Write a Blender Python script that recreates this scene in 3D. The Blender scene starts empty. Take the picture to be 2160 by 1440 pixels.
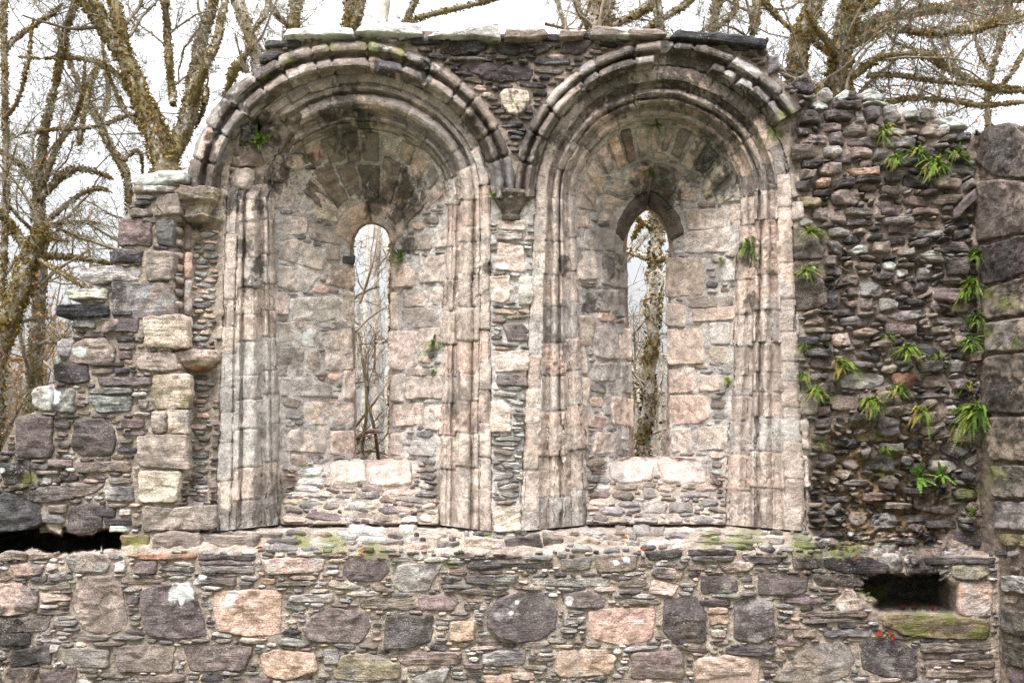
import bpy, math, random
import numpy as np
random.seed(7); RNG = np.random.default_rng(7)
SC = bpy.context.scene; COL = SC.collection
R = math.radians
# ------------------------------------------------------------------ camera model (measurements are taken off the photo at 2160 x 1440)
F = 2200.0; CX, CY = 1080.0, 720.0; HOR = 960.0
TH = math.atan((HOR - CY) / F); CT, ST = math.cos(TH), math.sin(TH)
CAM = np.array([0.0, -7.5, 1.75])
PXM = F / 7.5
def P(px, py, Y):
    """the point of the vertical plane at depth Y that is measured at px, py"""
    px = np.asarray(px, float); py = np.asarray(py, float); Y = np.asarray(Y, float)
    u = px - CX; v = CY - py
    dy = F * CT - v * ST; dz = F * ST + v * CT
    t = (Y - CAM[1]) / dy
    return np.stack(np.broadcast_arrays(CAM[0] + t * u, Y, CAM[2] + t * dz), -1)
# ------------------------------------------------------------------ noise
_PERM = RNG.permutation(256).astype(np.int64); _PERM = np.concatenate([_PERM, _PERM, _PERM])
_GR = RNG.normal(size=(256, 3)); _GR /= np.linalg.norm(_GR, axis=1)[:, None]
def perlin(p):
    p = np.asarray(p, float); i = np.floor(p).astype(np.int64); f = p - i; i &= 255
    w = f * f * f * (f * (f * 6 - 15) + 10)
    out = 0
    for dx in (0, 1):
        for dy in (0, 1):
            for dz in (0, 1):
                h = _PERM[_PERM[_PERM[i[..., 0] + dx] + i[..., 1] + dy] + i[..., 2] + dz]
                g = _GR[h]
                d = g[..., 0] * (f[..., 0] - dx) + g[..., 1] * (f[..., 1] - dy) + g[..., 2] * (f[..., 2] - dz)
                out = out + d * (w[..., 0] if dx else 1 - w[..., 0]) * (w[..., 1] if dy else 1 - w[..., 1]) * (w[..., 2] if dz else 1 - w[..., 2])
    return out
def fbm(p, oct=4, gain=.5):
    p = np.asarray(p, float); s = 0; a = 1
    for k in range(oct):
        s = s + a * perlin(p + 17.3 * k); p = p * 2.03; a *= gain
    return s
def sst(a, b, x):
    t = np.clip((np.asarray(x, float) - a) / (b - a), 0, 1); return t * t * (3 - 2 * t)
# ------------------------------------------------------------------ colours: sRGB of the stone itself -> albedo
def lin(c):
    c = np.asarray(c, float) / 255.0
    return np.where(c <= .04045, c / 12.92, ((c + .055) / 1.055) ** 2.4)
PAL = {'d': (74, 70, 72), 'D': (50, 48, 51), 'p': (122, 108, 106), 'P': (94, 82, 83), 'g': (140, 134, 131), 'b': (198, 179, 166), 'k': (204, 175, 160),
       'o': (186, 154, 132), 'O': (158, 110, 84), 'y': (170, 156, 130), 'Y': (128, 118, 84), 'w': (190, 183, 178), 'W': (216, 215, 211), 'n': (140, 124, 113), 'N': (100, 89, 81)}
ALB = .80
def colr(c): return lin(PAL[c]) * ALB
SECOND = {'d': 'gdN', 'D': 'dDg', 'p': 'pPnk', 'P': 'pdP', 'g': 'wgdn', 'b': 'wkbg', 'k': 'bwko', 'o': 'kbno', 'O': 'on', 'y': 'bYyg', 'Y': 'NyY', 'w': 'bgwW', 'W': 'wW', 'n': 'Ngbn', 'N': 'dnN'}
# ------------------------------------------------------------------ objects
def tag(o, label=None, cat=None, group=None, kind=None):
    if label: o['label'] = label
    if cat: o['category'] = cat
    if group: o['group'] = group
    if kind: o['kind'] = kind
    return o
def empty(name, loc=(0, 0, 0)):
    o = bpy.data.objects.new(name, None); COL.objects.link(o); o.location = loc; o.empty_display_size = .1; return o
class MB:
    """collects vertices, quads, triangles and per-vertex colour data; build() links them as ONE mesh object"""
    def __init__(s): s.v = []; s.q = []; s.t = []; s.c = []; s.m = []; s.al = []; s.n = 0
    def add(s, V, quads=None, tris=None, col=None, mix=None, al=.5):
        V = np.asarray(V, float).reshape(-1, 3); k = len(V)
        s.v.append(V)
        if quads is not None and len(quads): s.q.append(np.asarray(quads, np.int64) + s.n)
        if tris is not None and len(tris): s.t.append(np.asarray(tris, np.int64) + s.n)
        c = np.zeros((k, 3)) + .3 if col is None else np.broadcast_to(np.asarray(col, float), (k, 3))
        m = np.zeros((k, 3)) if mix is None else np.broadcast_to(np.asarray(mix, float), (k, 3))
        s.c.append(c); s.m.append(m); s.al.append(np.broadcast_to(np.asarray(al, float), (k,))); s.n += k
    def merge(s, o):
        s.v += o.v; s.c += o.c; s.m += o.m; s.al += o.al
        s.q += [a + s.n for a in o.q]; s.t += [a + s.n for a in o.t]; s.n += o.n
    def build(s, name, mat, parent=None, smooth=True, origin=None):
        V = np.concatenate(s.v).astype(np.float32)
        if origin is not None: V = V - np.asarray(origin, np.float32)
        Q = np.concatenate(s.q) if s.q else np.zeros((0, 4), np.int64)
        T = np.concatenate(s.t) if s.t else np.zeros((0, 3), np.int64)
        me = bpy.data.meshes.new(name)
        me.vertices.add(len(V)); me.vertices.foreach_set('co', V.ravel())
        me.loops.add(Q.size + T.size); me.loops.foreach_set('vertex_index', np.concatenate([Q.ravel(), T.ravel()]).astype(np.int32))
        me.polygons.add(len(Q) + len(T))
        st = np.concatenate([np.arange(len(Q)) * 4, Q.size + np.arange(len(T)) * 3]).astype(np.int32)
        me.polygons.foreach_set('loop_start', st)
        me.polygons.foreach_set('use_smooth', np.full(len(st), smooth, bool))
        me.update(calc_edges=True); me.validate()
        for nm, arr in (('Col', s.c), ('Mix', s.m)):
            a = me.attributes.new(nm, 'FLOAT_COLOR', 'POINT')
            d = np.ones((len(V), 4), np.float32); d[:, :3] = np.concatenate(arr); d[:, 3] = np.concatenate(s.al); a.data.foreach_set('color', d.ravel())
        me.materials.append(mat)
        o = bpy.data.objects.new(name, me); COL.objects.link(o)
        if parent is not None: o.parent = parent
        if origin is not None: o.location = origin
        return o
def gridquads(nr, nc, closed=False):
    a = np.arange(nr * nc).reshape(nr, nc)
    b = np.concatenate([a, a[:, :1]], 1) if closed else a
    return np.stack([b[:-1, :-1], b[:-1, 1:], b[1:, 1:], b[1:, :-1]], -1).reshape(-1, 4)
# ------------------------------------------------------------------ materials
class NT:
    def __init__(s, mat): s.t = mat.node_tree; s.t.nodes.clear()
    def n(s, typ, props=None, **ins):
        nd = s.t.nodes.new(typ)
        for k, v in (props or {}).items(): setattr(nd, k, v)
        for k, v in ins.items():
            key = int(k[1:]) if k[0] == '_' and k[1:].isdigit() else k.replace('_', ' ')
            if isinstance(v, bpy.types.NodeSocket): s.t.links.new(v, nd.inputs[key])
            else: nd.inputs[key].default_value = v
        return nd
    def math(s, op, a, b=0.0, clamp=False): return s.n('ShaderNodeMath', {'operation': op, 'use_clamp': clamp}, _0=a, _1=b).outputs[0]
    def ramp(s, x, lo, hi, a=0.0, b=1.0): return s.n('ShaderNodeMapRange', {'interpolation_type': 'SMOOTHSTEP'}, Value=x, From_Min=lo, From_Max=hi, To_Min=a, To_Max=b).outputs[0]
    def noise(s, vec, scale, detail=4.0, rough=.55, dist=0.0): return s.n('ShaderNodeTexNoise', None, Vector=vec, Scale=scale, Detail=detail, Roughness=rough, Distortion=dist).outputs[0]
    def mixc(s, fac, a, b, mode='MIX'):
        nd = s.t.nodes.new('ShaderNodeMix'); nd.data_type = 'RGBA'; nd.blend_type = mode
        for i, v in ((0, fac), (6, a), (7, b)):
            if isinstance(v, bpy.types.NodeSocket): s.t.links.new(v, nd.inputs[i])
            else: nd.inputs[i].default_value = (tuple(v) + (1,))[:4] if i else v
        return nd.outputs[2]
    def gray(s, x): return s.n('ShaderNodeCombineColor', None, Red=x, Green=x, Blue=x).outputs[0]
def newmat(name):
    m = bpy.data.materials.new(name); m.use_nodes = True; return m, NT(m)
def masonry():
    m, t = newmat('weathered_stone')
    pos = t.n('ShaderNodeNewGeometry').outputs['Position']
    col = t.n('ShaderNodeAttribute', {'attribute_name': 'Col'}).outputs['Color']
    am = t.n('ShaderNodeAttribute', {'attribute_name': 'Mix'}); mx = t.n('ShaderNodeSeparateColor', None, Color=am.outputs['Color']); each = am.outputs['Alpha']
    each2 = t.math('FRACT', t.math('MULTIPLY', each, 7.31)); each3 = t.math('FRACT', t.math('MULTIPLY', each, 23.7))
    lich, moss, slate = mx.outputs[0], mx.outputs[1], mx.outputs[2]
    flat = t.n('ShaderNodeVectorMath', {'operation': 'MULTIPLY'}, _0=pos, _1=(1.0, 1.0, 9.0)).outputs[0]
    tall = t.n('ShaderNodeVectorMath', {'operation': 'MULTIPLY'}, _0=pos, _1=(1.0, 1.0, .16)).outputs[0]
    n_mid = t.noise(pos, 15, 6, .68); n_fine = t.noise(pos, 85, 4, .72); n_grit = t.noise(pos, 260, 2, .6)
    n_slate = t.noise(flat, 9, 5, .65); n_big = t.noise(pos, 2.1, 5, .6); n_streak = t.noise(tall, 4.2, 4, .6)
    # mottling and grain of the stone
    v = t.math('MULTIPLY', t.ramp(n_mid, .28, .72, .62, 1.36), t.ramp(n_fine, .28, .72, .66, 1.32))
    grit = t.ramp(n_grit, .28, .72, -.42, .42); v = t.math('MULTIPLY', v, t.math('ADD', 1.0, t.math('MULTIPLY', grit, t.math('ADD', .25, t.math('MULTIPLY', each2, 1.25)))))
    # bedding of the block, at its own slant
    bed_ = t.n('ShaderNodeVectorRotate', {'rotation_type': 'Y_AXIS'}, Vector=pos, Angle=t.math('MULTIPLY', t.math('SUBTRACT', each3, .5), 1.1)).outputs[0]
    bed_ = t.noise(t.n('ShaderNodeVectorMath', {'operation': 'MULTIPLY'}, _0=bed_, _1=(5.0, 5.0, 46.0)).outputs[0], 1.0, 3, .6)
    v = t.math('MULTIPLY', v, t.math('ADD', 1.0, t.math('MULTIPLY', t.ramp(bed_, .32, .68, -.20, .20), t.ramp(each3, .55, .9))))
    sl = t.ramp(n_slate, .34, .66, .6, 1.34)
    v = t.math('MULTIPLY', v, t.math('ADD', t.math('MULTIPLY', slate, sl), t.math('SUBTRACT', 1.0, slate)))
    c = t.mixc(1.0, col, t.gray(v), 'MULTIPLY')
    # dark crust of old algae: broad blots and run-down streaks
    crust = t.math('MULTIPLY', t.ramp(n_big, .50, .66), .62)
    streak = t.math('MULTIPLY', t.ramp(n_streak, .52, .70), .24)
    cr = t.math('MULTIPLY', t.math('MAXIMUM', crust, streak), t.ramp(n_mid, .34, .62))
    c = t.mixc(cr, c, (.075, .066, .062))
    # warm iron tints
    c = t.mixc(t.math('MULTIPLY', t.ramp(t.noise(pos, 3.7, 3, .5), .58, .72), .35), c, t.mixc(1.0, c, (1.08, .97, .90), 'MULTIPLY'))
    # pale lichen specks everywhere and solid crusts where the stone carries them
    vor = t.n('ShaderNodeTexVoronoi', None, Vector=pos, Scale=46.0, Randomness=1.0).outputs['Distance']
    spk = t.math('MULTIPLY', t.ramp(vor, .34, .20), t.ramp(t.noise(pos, 7.0, 3, .6), .46, .62))
    c = t.mixc(t.math('MULTIPLY', spk, .22), c, (.50, .49, .46))
    vor2 = t.n('ShaderNodeTexVoronoi', None, Vector=pos, Scale=135.0, Randomness=1.0).outputs['Distance']
    c = t.mixc(t.math('MULTIPLY', t.ramp(vor2, .26, .16), t.math('MULTIPLY', t.ramp(n_mid, .42, .6, 0, .75), t.ramp(each, .2, .8, .15, 1.25))), c, (.60, .58, .55))
    vor3 = t.n('ShaderNodeTexVoronoi', None, Vector=pos, Scale=70.0, Randomness=1.0).outputs['Distance']
    pit = t.math('MULTIPLY', t.ramp(vor3, .24, .12), t.ramp(n_big, .62, .40))
    c = t.mixc(t.math('MULTIPLY', pit, .55), c, (.05, .043, .04))
    la = t.math('ADD', lich, t.math('MULTIPLY', t.math('SUBTRACT', n_mid, .5), 1.5))
    c = t.mixc(t.math('MULTIPLY', t.ramp(la, .46, .74), .9), c, t.mixc(n_fine, (.36, .37, .35), (.66, .67, .65)))
    ma = t.math('ADD', moss, t.math('MULTIPLY', t.math('SUBTRACT', n_mid, .5), 1.9))
    c = t.mixc(t.math('MULTIPLY', t.ramp(ma, .46, .86), .72), c, t.mixc(n_fine, (.05, .06, .015), (.19, .20, .045)))
    # relief
    h = t.math('ADD', t.math('MULTIPLY', n_mid, .9), t.math('MULTIPLY', n_fine, .45))
    h = t.math('ADD', h, t.math('MULTIPLY', n_grit, .14))
    h = t.math('ADD', h, t.math('MULTIPLY', t.math('MULTIPLY', n_slate, slate), 1.6))
    h = t.math('SUBTRACT', h, t.math('MULTIPLY', pit, .35)); h = t.math('ADD', h, t.math('MULTIPLY', t.math('MULTIPLY', bed_, t.ramp(each3, .55, .9)), .3))
    bump = t.n('ShaderNodeBump', None, Strength=.85, Distance=.022, Height=h).outputs[0]
    b = t.n('ShaderNodeBsdfPrincipled', None, Base_Color=c, Roughness=.88, Normal=bump)
    b.inputs['Specular IOR Level'].default_value = .25
    o = t.n('ShaderNodeOutputMaterial'); t.t.links.new(b.outputs[0], o.inputs[0])
    return m
def simple(name, rough=.9, nscale=30, lo=.6, hi=1.35, bump=.3, trans=0.0, dist=.02):
    m, t = newmat(name)
    pos = t.n('ShaderNodeNewGeometry').outputs['Position']
    col = t.n('ShaderNodeAttribute', {'attribute_name': 'Col'}).outputs['Color']
    n = t.noise(pos, nscale, 5, .65)
    c = t.mixc(1.0, col, t.gray(t.ramp(n, .3, .7, lo, hi)), 'MULTIPLY')
    nb = t.n('ShaderNodeBump', None, Strength=bump, Distance=dist, Height=n).outputs[0]
    b = t.n('ShaderNodeBsdfPrincipled', None, Base_Color=c, Roughness=rough, Normal=nb); b.inputs['Specular IOR Level'].default_value = .2
    sh = b.outputs[0]
    if trans:
        tr = t.n('ShaderNodeBsdfTranslucent', None, Color=c)
        ms = t.t.nodes.new('ShaderNodeMixShader'); ms.inputs[0].default_value = trans
        t.t.links.new(sh, ms.inputs[1]); t.t.links.new(tr.outputs[0], ms.inputs[2]); sh = ms.outputs[0]
    o = t.n('ShaderNodeOutputMaterial'); t.t.links.new(sh, o.inputs[0])
    return m
M_STONE = masonry()
def bark():
    m, t = newmat('lichened_bark')
    pos = t.n('ShaderNodeNewGeometry').outputs['Position']
    col = t.n('ShaderNodeAttribute', {'attribute_name': 'Col'}).outputs['Color']
    n = t.noise(pos, 14, 6, .7); n2 = t.noise(pos, 3.0, 4, .6); n3 = t.noise(pos, 50, 3, .6)
    c = t.mixc(1.0, col, t.gray(t.ramp(n3, .3, .7, .6, 1.4)), 'MULTIPLY')
    c = t.mixc(t.ramp(n, .50, .60), c, (.36, .35, .31))
    c = t.mixc(t.math('MULTIPLY', t.ramp(n2, .46, .60), .85), c, t.mixc(n, (.085, .066, .026), (.19, .15, .062)))
    nb = t.n('ShaderNodeBump', None, Strength=.6, Distance=.03, Height=n).outputs[0]
    b = t.n('ShaderNodeBsdfPrincipled', None, Base_Color=c, Roughness=.9, Normal=nb); b.inputs['Specular IOR Level'].default_value = .15
    o = t.n('ShaderNodeOutputMaterial'); t.t.links.new(b.outputs[0], o.inputs[0]); return m
M_BARK = bark()
M_TWIG = simple('thin_twig', .9, 12, .6, 1.4, .2)
M_MOSS = simple('dry_polypody', .95, 25, .45, 1.5, .2, .25)
M_LEAF = simple('autumn_leaf', .7, 20, .7, 1.3, .1, .4)
M_FERN = simple('fern_frond', .55, 14, .55, 1.45, .1, .35)
M_SOIL = simple('leaf_litter', .95, 9, .4, 1.6, .6, 0, .05)
# ------------------------------------------------------------------ the relief of the wall: depth of its faces, measured every 3 px
G = 3.0; X0, X1, Y0, Y1 = -360, 2523, -60, 1740
gx = np.arange(X0, X1, G); gy = np.arange(Y0, Y1, G); NX, NY = len(gx), len(gy)
PX, PY = np.meshgrid(gx, gy)
def inpoly(x, y, poly):
    x = np.asarray(x, float); y = np.asarray(y, float); r = np.zeros(x.shape, bool); n = len(poly)
    for i in range(n):
        x1, y1 = poly[i]; x2, y2 = poly[(i + 1) % n]
        if y1 == y2: continue
        r ^= ((y1 > y) != (y2 > y)) & (x < (x2 - x1) * (y - y1) / (y2 - y1) + x1)
    return r
def blur(a, k):
    for ax in (0, 1):
        p = np.concatenate([np.repeat(a.take([0], ax), k, ax), a, np.repeat(a.take([-1], ax), k, ax)], ax)
        c = np.cumsum(p, ax); c = np.concatenate([np.zeros_like(c.take([0], ax)), c], ax)
        n = a.shape[ax]; a = (c.take(range(2 * k + 1, 2 * k + 1 + n), ax) - c.take(range(0, n), ax)) / (2 * k + 1)
    return a
class Ring:
    def __init__(s, xl0, xl1, xr0, xr1, ys, yt, yb, q=2.0, r=2.0): s.p = np.array([xl0, xl1, xr0, xr1, ys, yt, yb, q, r], float)
    def inside(s, x, y):
        xl0, xl1, xr0, xr1, ys, yt, yb, q, r = s.p
        k = np.clip((y - ys) / (yb - ys), 0, 1); xl = xl0 + (xl1 - xl0) * k; xr = xr0 + (xr1 - xr0) * k
        lo = (y >= ys) & (y <= yb) & (x >= xl) & (x <= xr)
        xc = (xl0 + xr0) / 2; rx = (xr0 - xl0) / 2; ry = ys - yt
        d = np.abs((x - xc) / rx) ** q + np.abs(np.minimum(y - ys, 0) / ry) ** r
        return lo | ((y < ys) & (d <= 1))
    def path(s, step=3.0, lo=None, nL=None, nA=None):
        """left jamb upwards, round the arch, down the right jamb"""
        xl0, xl1, xr0, xr1, ys, yt, yb, q, r = s.p
        a = np.linspace(0, 1, nL); L = np.stack([xl1 + (xl0 - xl1) * a, yb + (ys - yb) * a], 1)
        ph = np.linspace(np.pi, 0, nA)[1:-1]; xc = (xl0 + xr0) / 2; rx = (xr0 - xl0) / 2; ry = ys - yt
        cx = np.cos(ph); A = np.stack([xc + rx * np.sign(cx) * np.abs(cx) ** (2 / q), ys - ry * np.sin(ph) ** (2 / r)], 1)
        Rr = np.stack([xr0 + (xr1 - xr0) * a, ys + (yb - ys) * a], 1)
        return np.concatenate([L, A, Rr])
def rmix(a, b, t):
    o = Ring(*a.p); o.p = a.p * (1 - t) + b.p * t; return o
WIN = {
 'A': dict(A=Ring(480, 455, 1034, 1036, 412, 150, 1120), C=Ring(578, 592, 944, 925, 418, 272, 1106), E=Ring(742, 748, 829, 824, 520, 470, 972, 2.2, 1.9)),
 'B': dict(A=Ring(1130, 1096, 1668, 1702, 412, 138, 1120), C=Ring(1214, 1238, 1562, 1531, 420, 252, 1106), E=Ring(1317, 1330, 1414, 1409, 512, 440, 966, 1.55, 1.45)),
}
DC, DE, DB = .28, .82, 1.10      # depth of the mouldings' inner edge, of the slit's inner edge, of the wall's back
XW = 3.40                        # the return wall stands at a right angle at this x
D0 = np.zeros((NY, NX))
D0 += -.13 * (sst(392, 380, PX) * sst(1500, 1100, PY))
nook = inpoly(PX, PY, [(404, 470), (466, 470), (440, 1062), (398, 1062)]); D0[nook] = .05
D0[inpoly(PX, PY, [(370, 470), (391, 470), (389, 775), (368, 775)])] = .01
wob = 15 * perlin(np.stack([gx / 60, gx * 0, gx * 0 + 3.3], -1))
led = sst(1126, 1166, PY + wob[None, :])
D0 = D0 * (1 - led) - .23 * led
fr = fbm(np.stack([PX / 55, PY / 55, PX * 0 + 9.1], -1), 4)
rough = inpoly(PX, PY, [(1672, 150), (2600, 150), (2600, 1170), (1740, 1170), (1712, 1110), (1712, 960), (1735, 860), (1735, 720), (1745, 580), (1700, 450), (1672, 380)])
D0 = np.where(rough, .07 + .07 * fr, D0 + .008 * fr)
D0[inpoly(PX, PY, [(1715, 985), (1850, 960), (1990, 1010), (2010, 1090), (1975, 1165), (1790, 1150), (1715, 1120)])] += .06
D0 = blur(D0, 2)
# two hollows: the slot low at the left, the small recess low at the right
SLOT = [(-80, 1126), (20, 1122), (60, 1114), (95, 1102), (100, 1121), (135, 1126), (142, 1116), (160, 1128), (200, 1131), (222, 1119), (252, 1123), (264, 1136), (250, 1158), (200, 1159), (150, 1165), (80, 1160), (0, 1165), (-80, 1162)]
NICHE = [(1820, 1224), (1850, 1207), (1900, 1214), (1975, 1208), (2000, 1222), (2024, 1242), (2024, 1296), (1960, 1290), (1900, 1301), (1850, 1296), (1836, 1282), (1848, 1264), (1826, 1246)]
wx, wy = PX + 16 * fr, PY + 12 * np.roll(fr, 50, 1)
hol = blur(inpoly(wx, wy, SLOT).astype(float), 1); D0 = D0 + hol * .66; HOLLOW_SHADE = hol.copy()  # mask of the shade painted inside the hollows
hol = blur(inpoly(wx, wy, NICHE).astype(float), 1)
nd = np.minimum(sst(2026, 1962, PX + 4 * fr), sst(1302, 1258, PY + 5 * fr)) ; D0 = D0 + hol * (.04 + .50 * nd); HOLLOW_SHADE = np.maximum(HOLLOW_SHADE, hol * np.clip(nd * 1.5 - .45, 0, 1) * .9)
EARTH = sst(0, 1, blur(inpoly(PX + 22 * fr, PY + 16 * np.roll(fr, 90, 1), [(1735, 905), (1850, 895), (1960, 925), (2000, 1000), (1990, 1090), (1960, 1165), (1800, 1160), (1725, 1120), (1735, 1000)]).astype(float), 5))
D0 = D0 + EARTH * .11 * np.abs(fbm(np.stack([PX / 26, PY / 16, PX * 0 + 4.4], -1), 4))
TT = {}; INC = {}; INA = {}; OPEN = np.zeros((NY, NX), bool)
for k, w in WIN.items():
    tt = np.zeros((NY, NX)); ins = w['C'].inside(PX, PY)
    for t in np.linspace(0, 1, 121): tt = np.where(rmix(w['C'], w['E'], t).inside(PX, PY), t, tt)
    tt = blur(tt, 1)
    d = DC + (DE - DC) * np.clip(tt, 0, 1)
    low = sst(975, 990, PY); sub = .50 - .34 * np.clip((PY - 985) / 120, 0, 1) + .02 * fr
    d = d * (1 - low) + np.minimum(d, sub) * low
    ina = w['A'].inside(PX, PY) & ~ins
    ta = np.zeros((NY, NX))
    for t in np.linspace(0, 1, 41): ta = np.where(rmix(w['A'], w['C'], t).inside(PX, PY), t, ta)
    D0 = np.where(ina, .05 + np.interp(ta, [0, .3, .85, 1], [0, .03, DC - .06, DC - .05]), D0)
    D0 = np.where(ins, d, D0); INC[k] = ins; TT[k] = tt
    INA[k] = w['A'].inside(PX, PY); OPEN |= w['E'].inside(PX, PY)
DR = XW * F / np.maximum(PX - CX, 400) - 7.5 + .018 * fr - .02
RET = (DR < D0) & (PX > 1900)
DEP = np.where(RET, DR, D0)
def normals(D):
    W = P(PX, PY, D); a = np.gradient(W, axis=1); b = np.gradient(W, axis=0)
    n = np.cross(a, b); n /= np.linalg.norm(n, axis=-1)[..., None] + 1e-12
    n[n[..., 1] > 0] *= -1
    return n
NORB = normals(blur(DEP, 3))
NORR = np.zeros_like(NORB); NORR[:] = (-.94, -.34, 0)
def samp(A, px, py):
    fx = np.clip((np.asarray(px) - X0) / G, 0, NX - 1.001); fy = np.clip((np.asarray(py) - Y0) / G, 0, NY - 1.001)
    i = fx.astype(int); j = fy.astype(int); a = fx - i; b = fy - j
    if A.ndim == 3: a = a[..., None]; b = b[..., None]
    return A[j, i] * (1 - a) * (1 - b) + A[j, i + 1] * a * (1 - b) + A[j + 1, i] * (1 - a) * b + A[j + 1, i + 1] * a * b
OUT = [(-420, 1760), (-420, 1010), (-60, 975), (2, 950), (32, 884), (76, 866), (78, 822), (122, 806), (120, 770), (134, 722), (158, 700), (160, 676), (166, 640), (206, 606), (244, 598),
       (240, 534), (260, 514), (258, 472), (272, 440), (280, 390), (392, 370), (402, 400), (412, 330), (444, 266), (504, 182), (548, 140), (556, 108), (602, 84), (606, 68), (760, 62), (1060, 70), (1240, 70), (1420, 74), (1618, 92),
       (1622, 112), (1640, 132), (1648, 168), (1682, 196), (1724, 202), (1800, 214), (1862, 214), (1978, 244), (2046, 282), (2070, 276), (2160, 268), (2600, 200), (2600, 1760)]
WALL = inpoly(PX + 5 * fr, PY + 5 * np.roll(fr, 37, 0), OUT)
# marks that lie on the surface: pale lichen crusts and moss (px, py, radius)
LICH = [(388, 1250, 34), (402, 1232, 20), (490, 1256, 18), (484, 1270, 12), (172, 742, 17), (1774, 1280, 11), (8, 992, 10), (112, 835, 22), (1090, 1268, 6), (1078, 1290, 8), (1320, 1180, 12), (1300, 1185, 8), (640, 710, 26), (330, 378, 40), (1730, 223, 20), (1770, 205, 16),
        (1840, 200, 26), (2000, 262, 34), (1910, 236, 22), (820, 58, 60), (950, 66, 30), (1020, 56, 30), (1310, 63, 34), (690, 62, 48), (1350, 1310, 10), (1200, 1265, 14), (240, 750, 6), (430, 1215, 10)]
MOSS = [(700, 1145, 50), (790, 1160, 40), (950, 1190, 20), (1030, 1128, 16), (1570, 1140, 60), (1500, 1138, 40), (1690, 1150, 50), (1790, 1160, 44), (640, 1140, 40), (2000, 1303, 34), (1940, 1300, 30), (1920, 1330, 50), (2060, 1335, 40), (1750, 845, 18), (290, 1145, 30), (1880, 950, 26), (1850, 920, 26),
        (345, 330, 10), (2080, 700, 40), (2085, 620, 40), (2100, 1000, 50), (1860, 1000, 30), (2040, 1040, 50), (1036, 405, 12), (780, 95, 46), (700, 100, 30), (840, 110, 30), (610, 130, 24), (560, 165, 20), (425, 440, 26), (1655, 240, 30), (395, 410, 20), (1760, 1165, 40), (60, 1010, 30), (2130, 640, 40), (2050, 900, 40), (1840, 1250, 40)]
def marks(px, py):
    l = np.zeros(np.shape(px)); m = np.zeros(np.shape(px))
    for x, y, r in LICH: l = np.maximum(l, 1.15 - .75 * np.hypot(px - x, (py - y) * 1.15) / r)
    for x, y, r in MOSS: m = np.maximum(m, .98 - .62 * np.hypot(px - x, (py - y) * 1.5) / r)
    return np.clip(l, 0, 1), np.clip(m, 0, 1)
# black algae stains, plus shade painted into the arch heads and reveals (px, py, radius)
STAIN_SHADE = [(725, 212, 30), (735, 285, 34), (765, 255, 22), (790, 425, 26), (858, 405, 34), (842, 452, 26), (580, 392, 24), (545, 275, 36), (600, 362, 20), (492, 425, 24), (548, 432, 16), (655, 335, 18), (700, 240, 20), (1365, 402, 34), (1402, 405, 36), (1378, 436, 26), (1492, 330, 36), (1525, 388, 30), (1300, 185, 44),
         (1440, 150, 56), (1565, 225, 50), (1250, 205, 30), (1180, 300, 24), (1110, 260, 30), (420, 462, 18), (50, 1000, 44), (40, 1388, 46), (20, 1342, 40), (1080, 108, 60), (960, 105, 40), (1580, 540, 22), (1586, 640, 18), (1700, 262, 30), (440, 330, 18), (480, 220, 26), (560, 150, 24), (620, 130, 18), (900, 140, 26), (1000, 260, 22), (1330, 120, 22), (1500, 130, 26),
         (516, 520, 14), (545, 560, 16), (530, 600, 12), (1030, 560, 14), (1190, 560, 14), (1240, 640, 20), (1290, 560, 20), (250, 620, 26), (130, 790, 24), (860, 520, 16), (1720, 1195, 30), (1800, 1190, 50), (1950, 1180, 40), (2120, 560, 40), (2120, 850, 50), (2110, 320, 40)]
def stain_shade(px, py):
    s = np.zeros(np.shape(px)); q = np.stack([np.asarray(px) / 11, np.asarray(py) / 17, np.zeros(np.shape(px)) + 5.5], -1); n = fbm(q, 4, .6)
    for x, y, r in STAIN_SHADE: s = np.maximum(s, 1 - np.hypot(px - x, (py - y) * .8) / (r * 1.5))
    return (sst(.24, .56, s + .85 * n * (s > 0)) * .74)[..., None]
BLACK = lin((46, 41, 38)) * ALB
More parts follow.
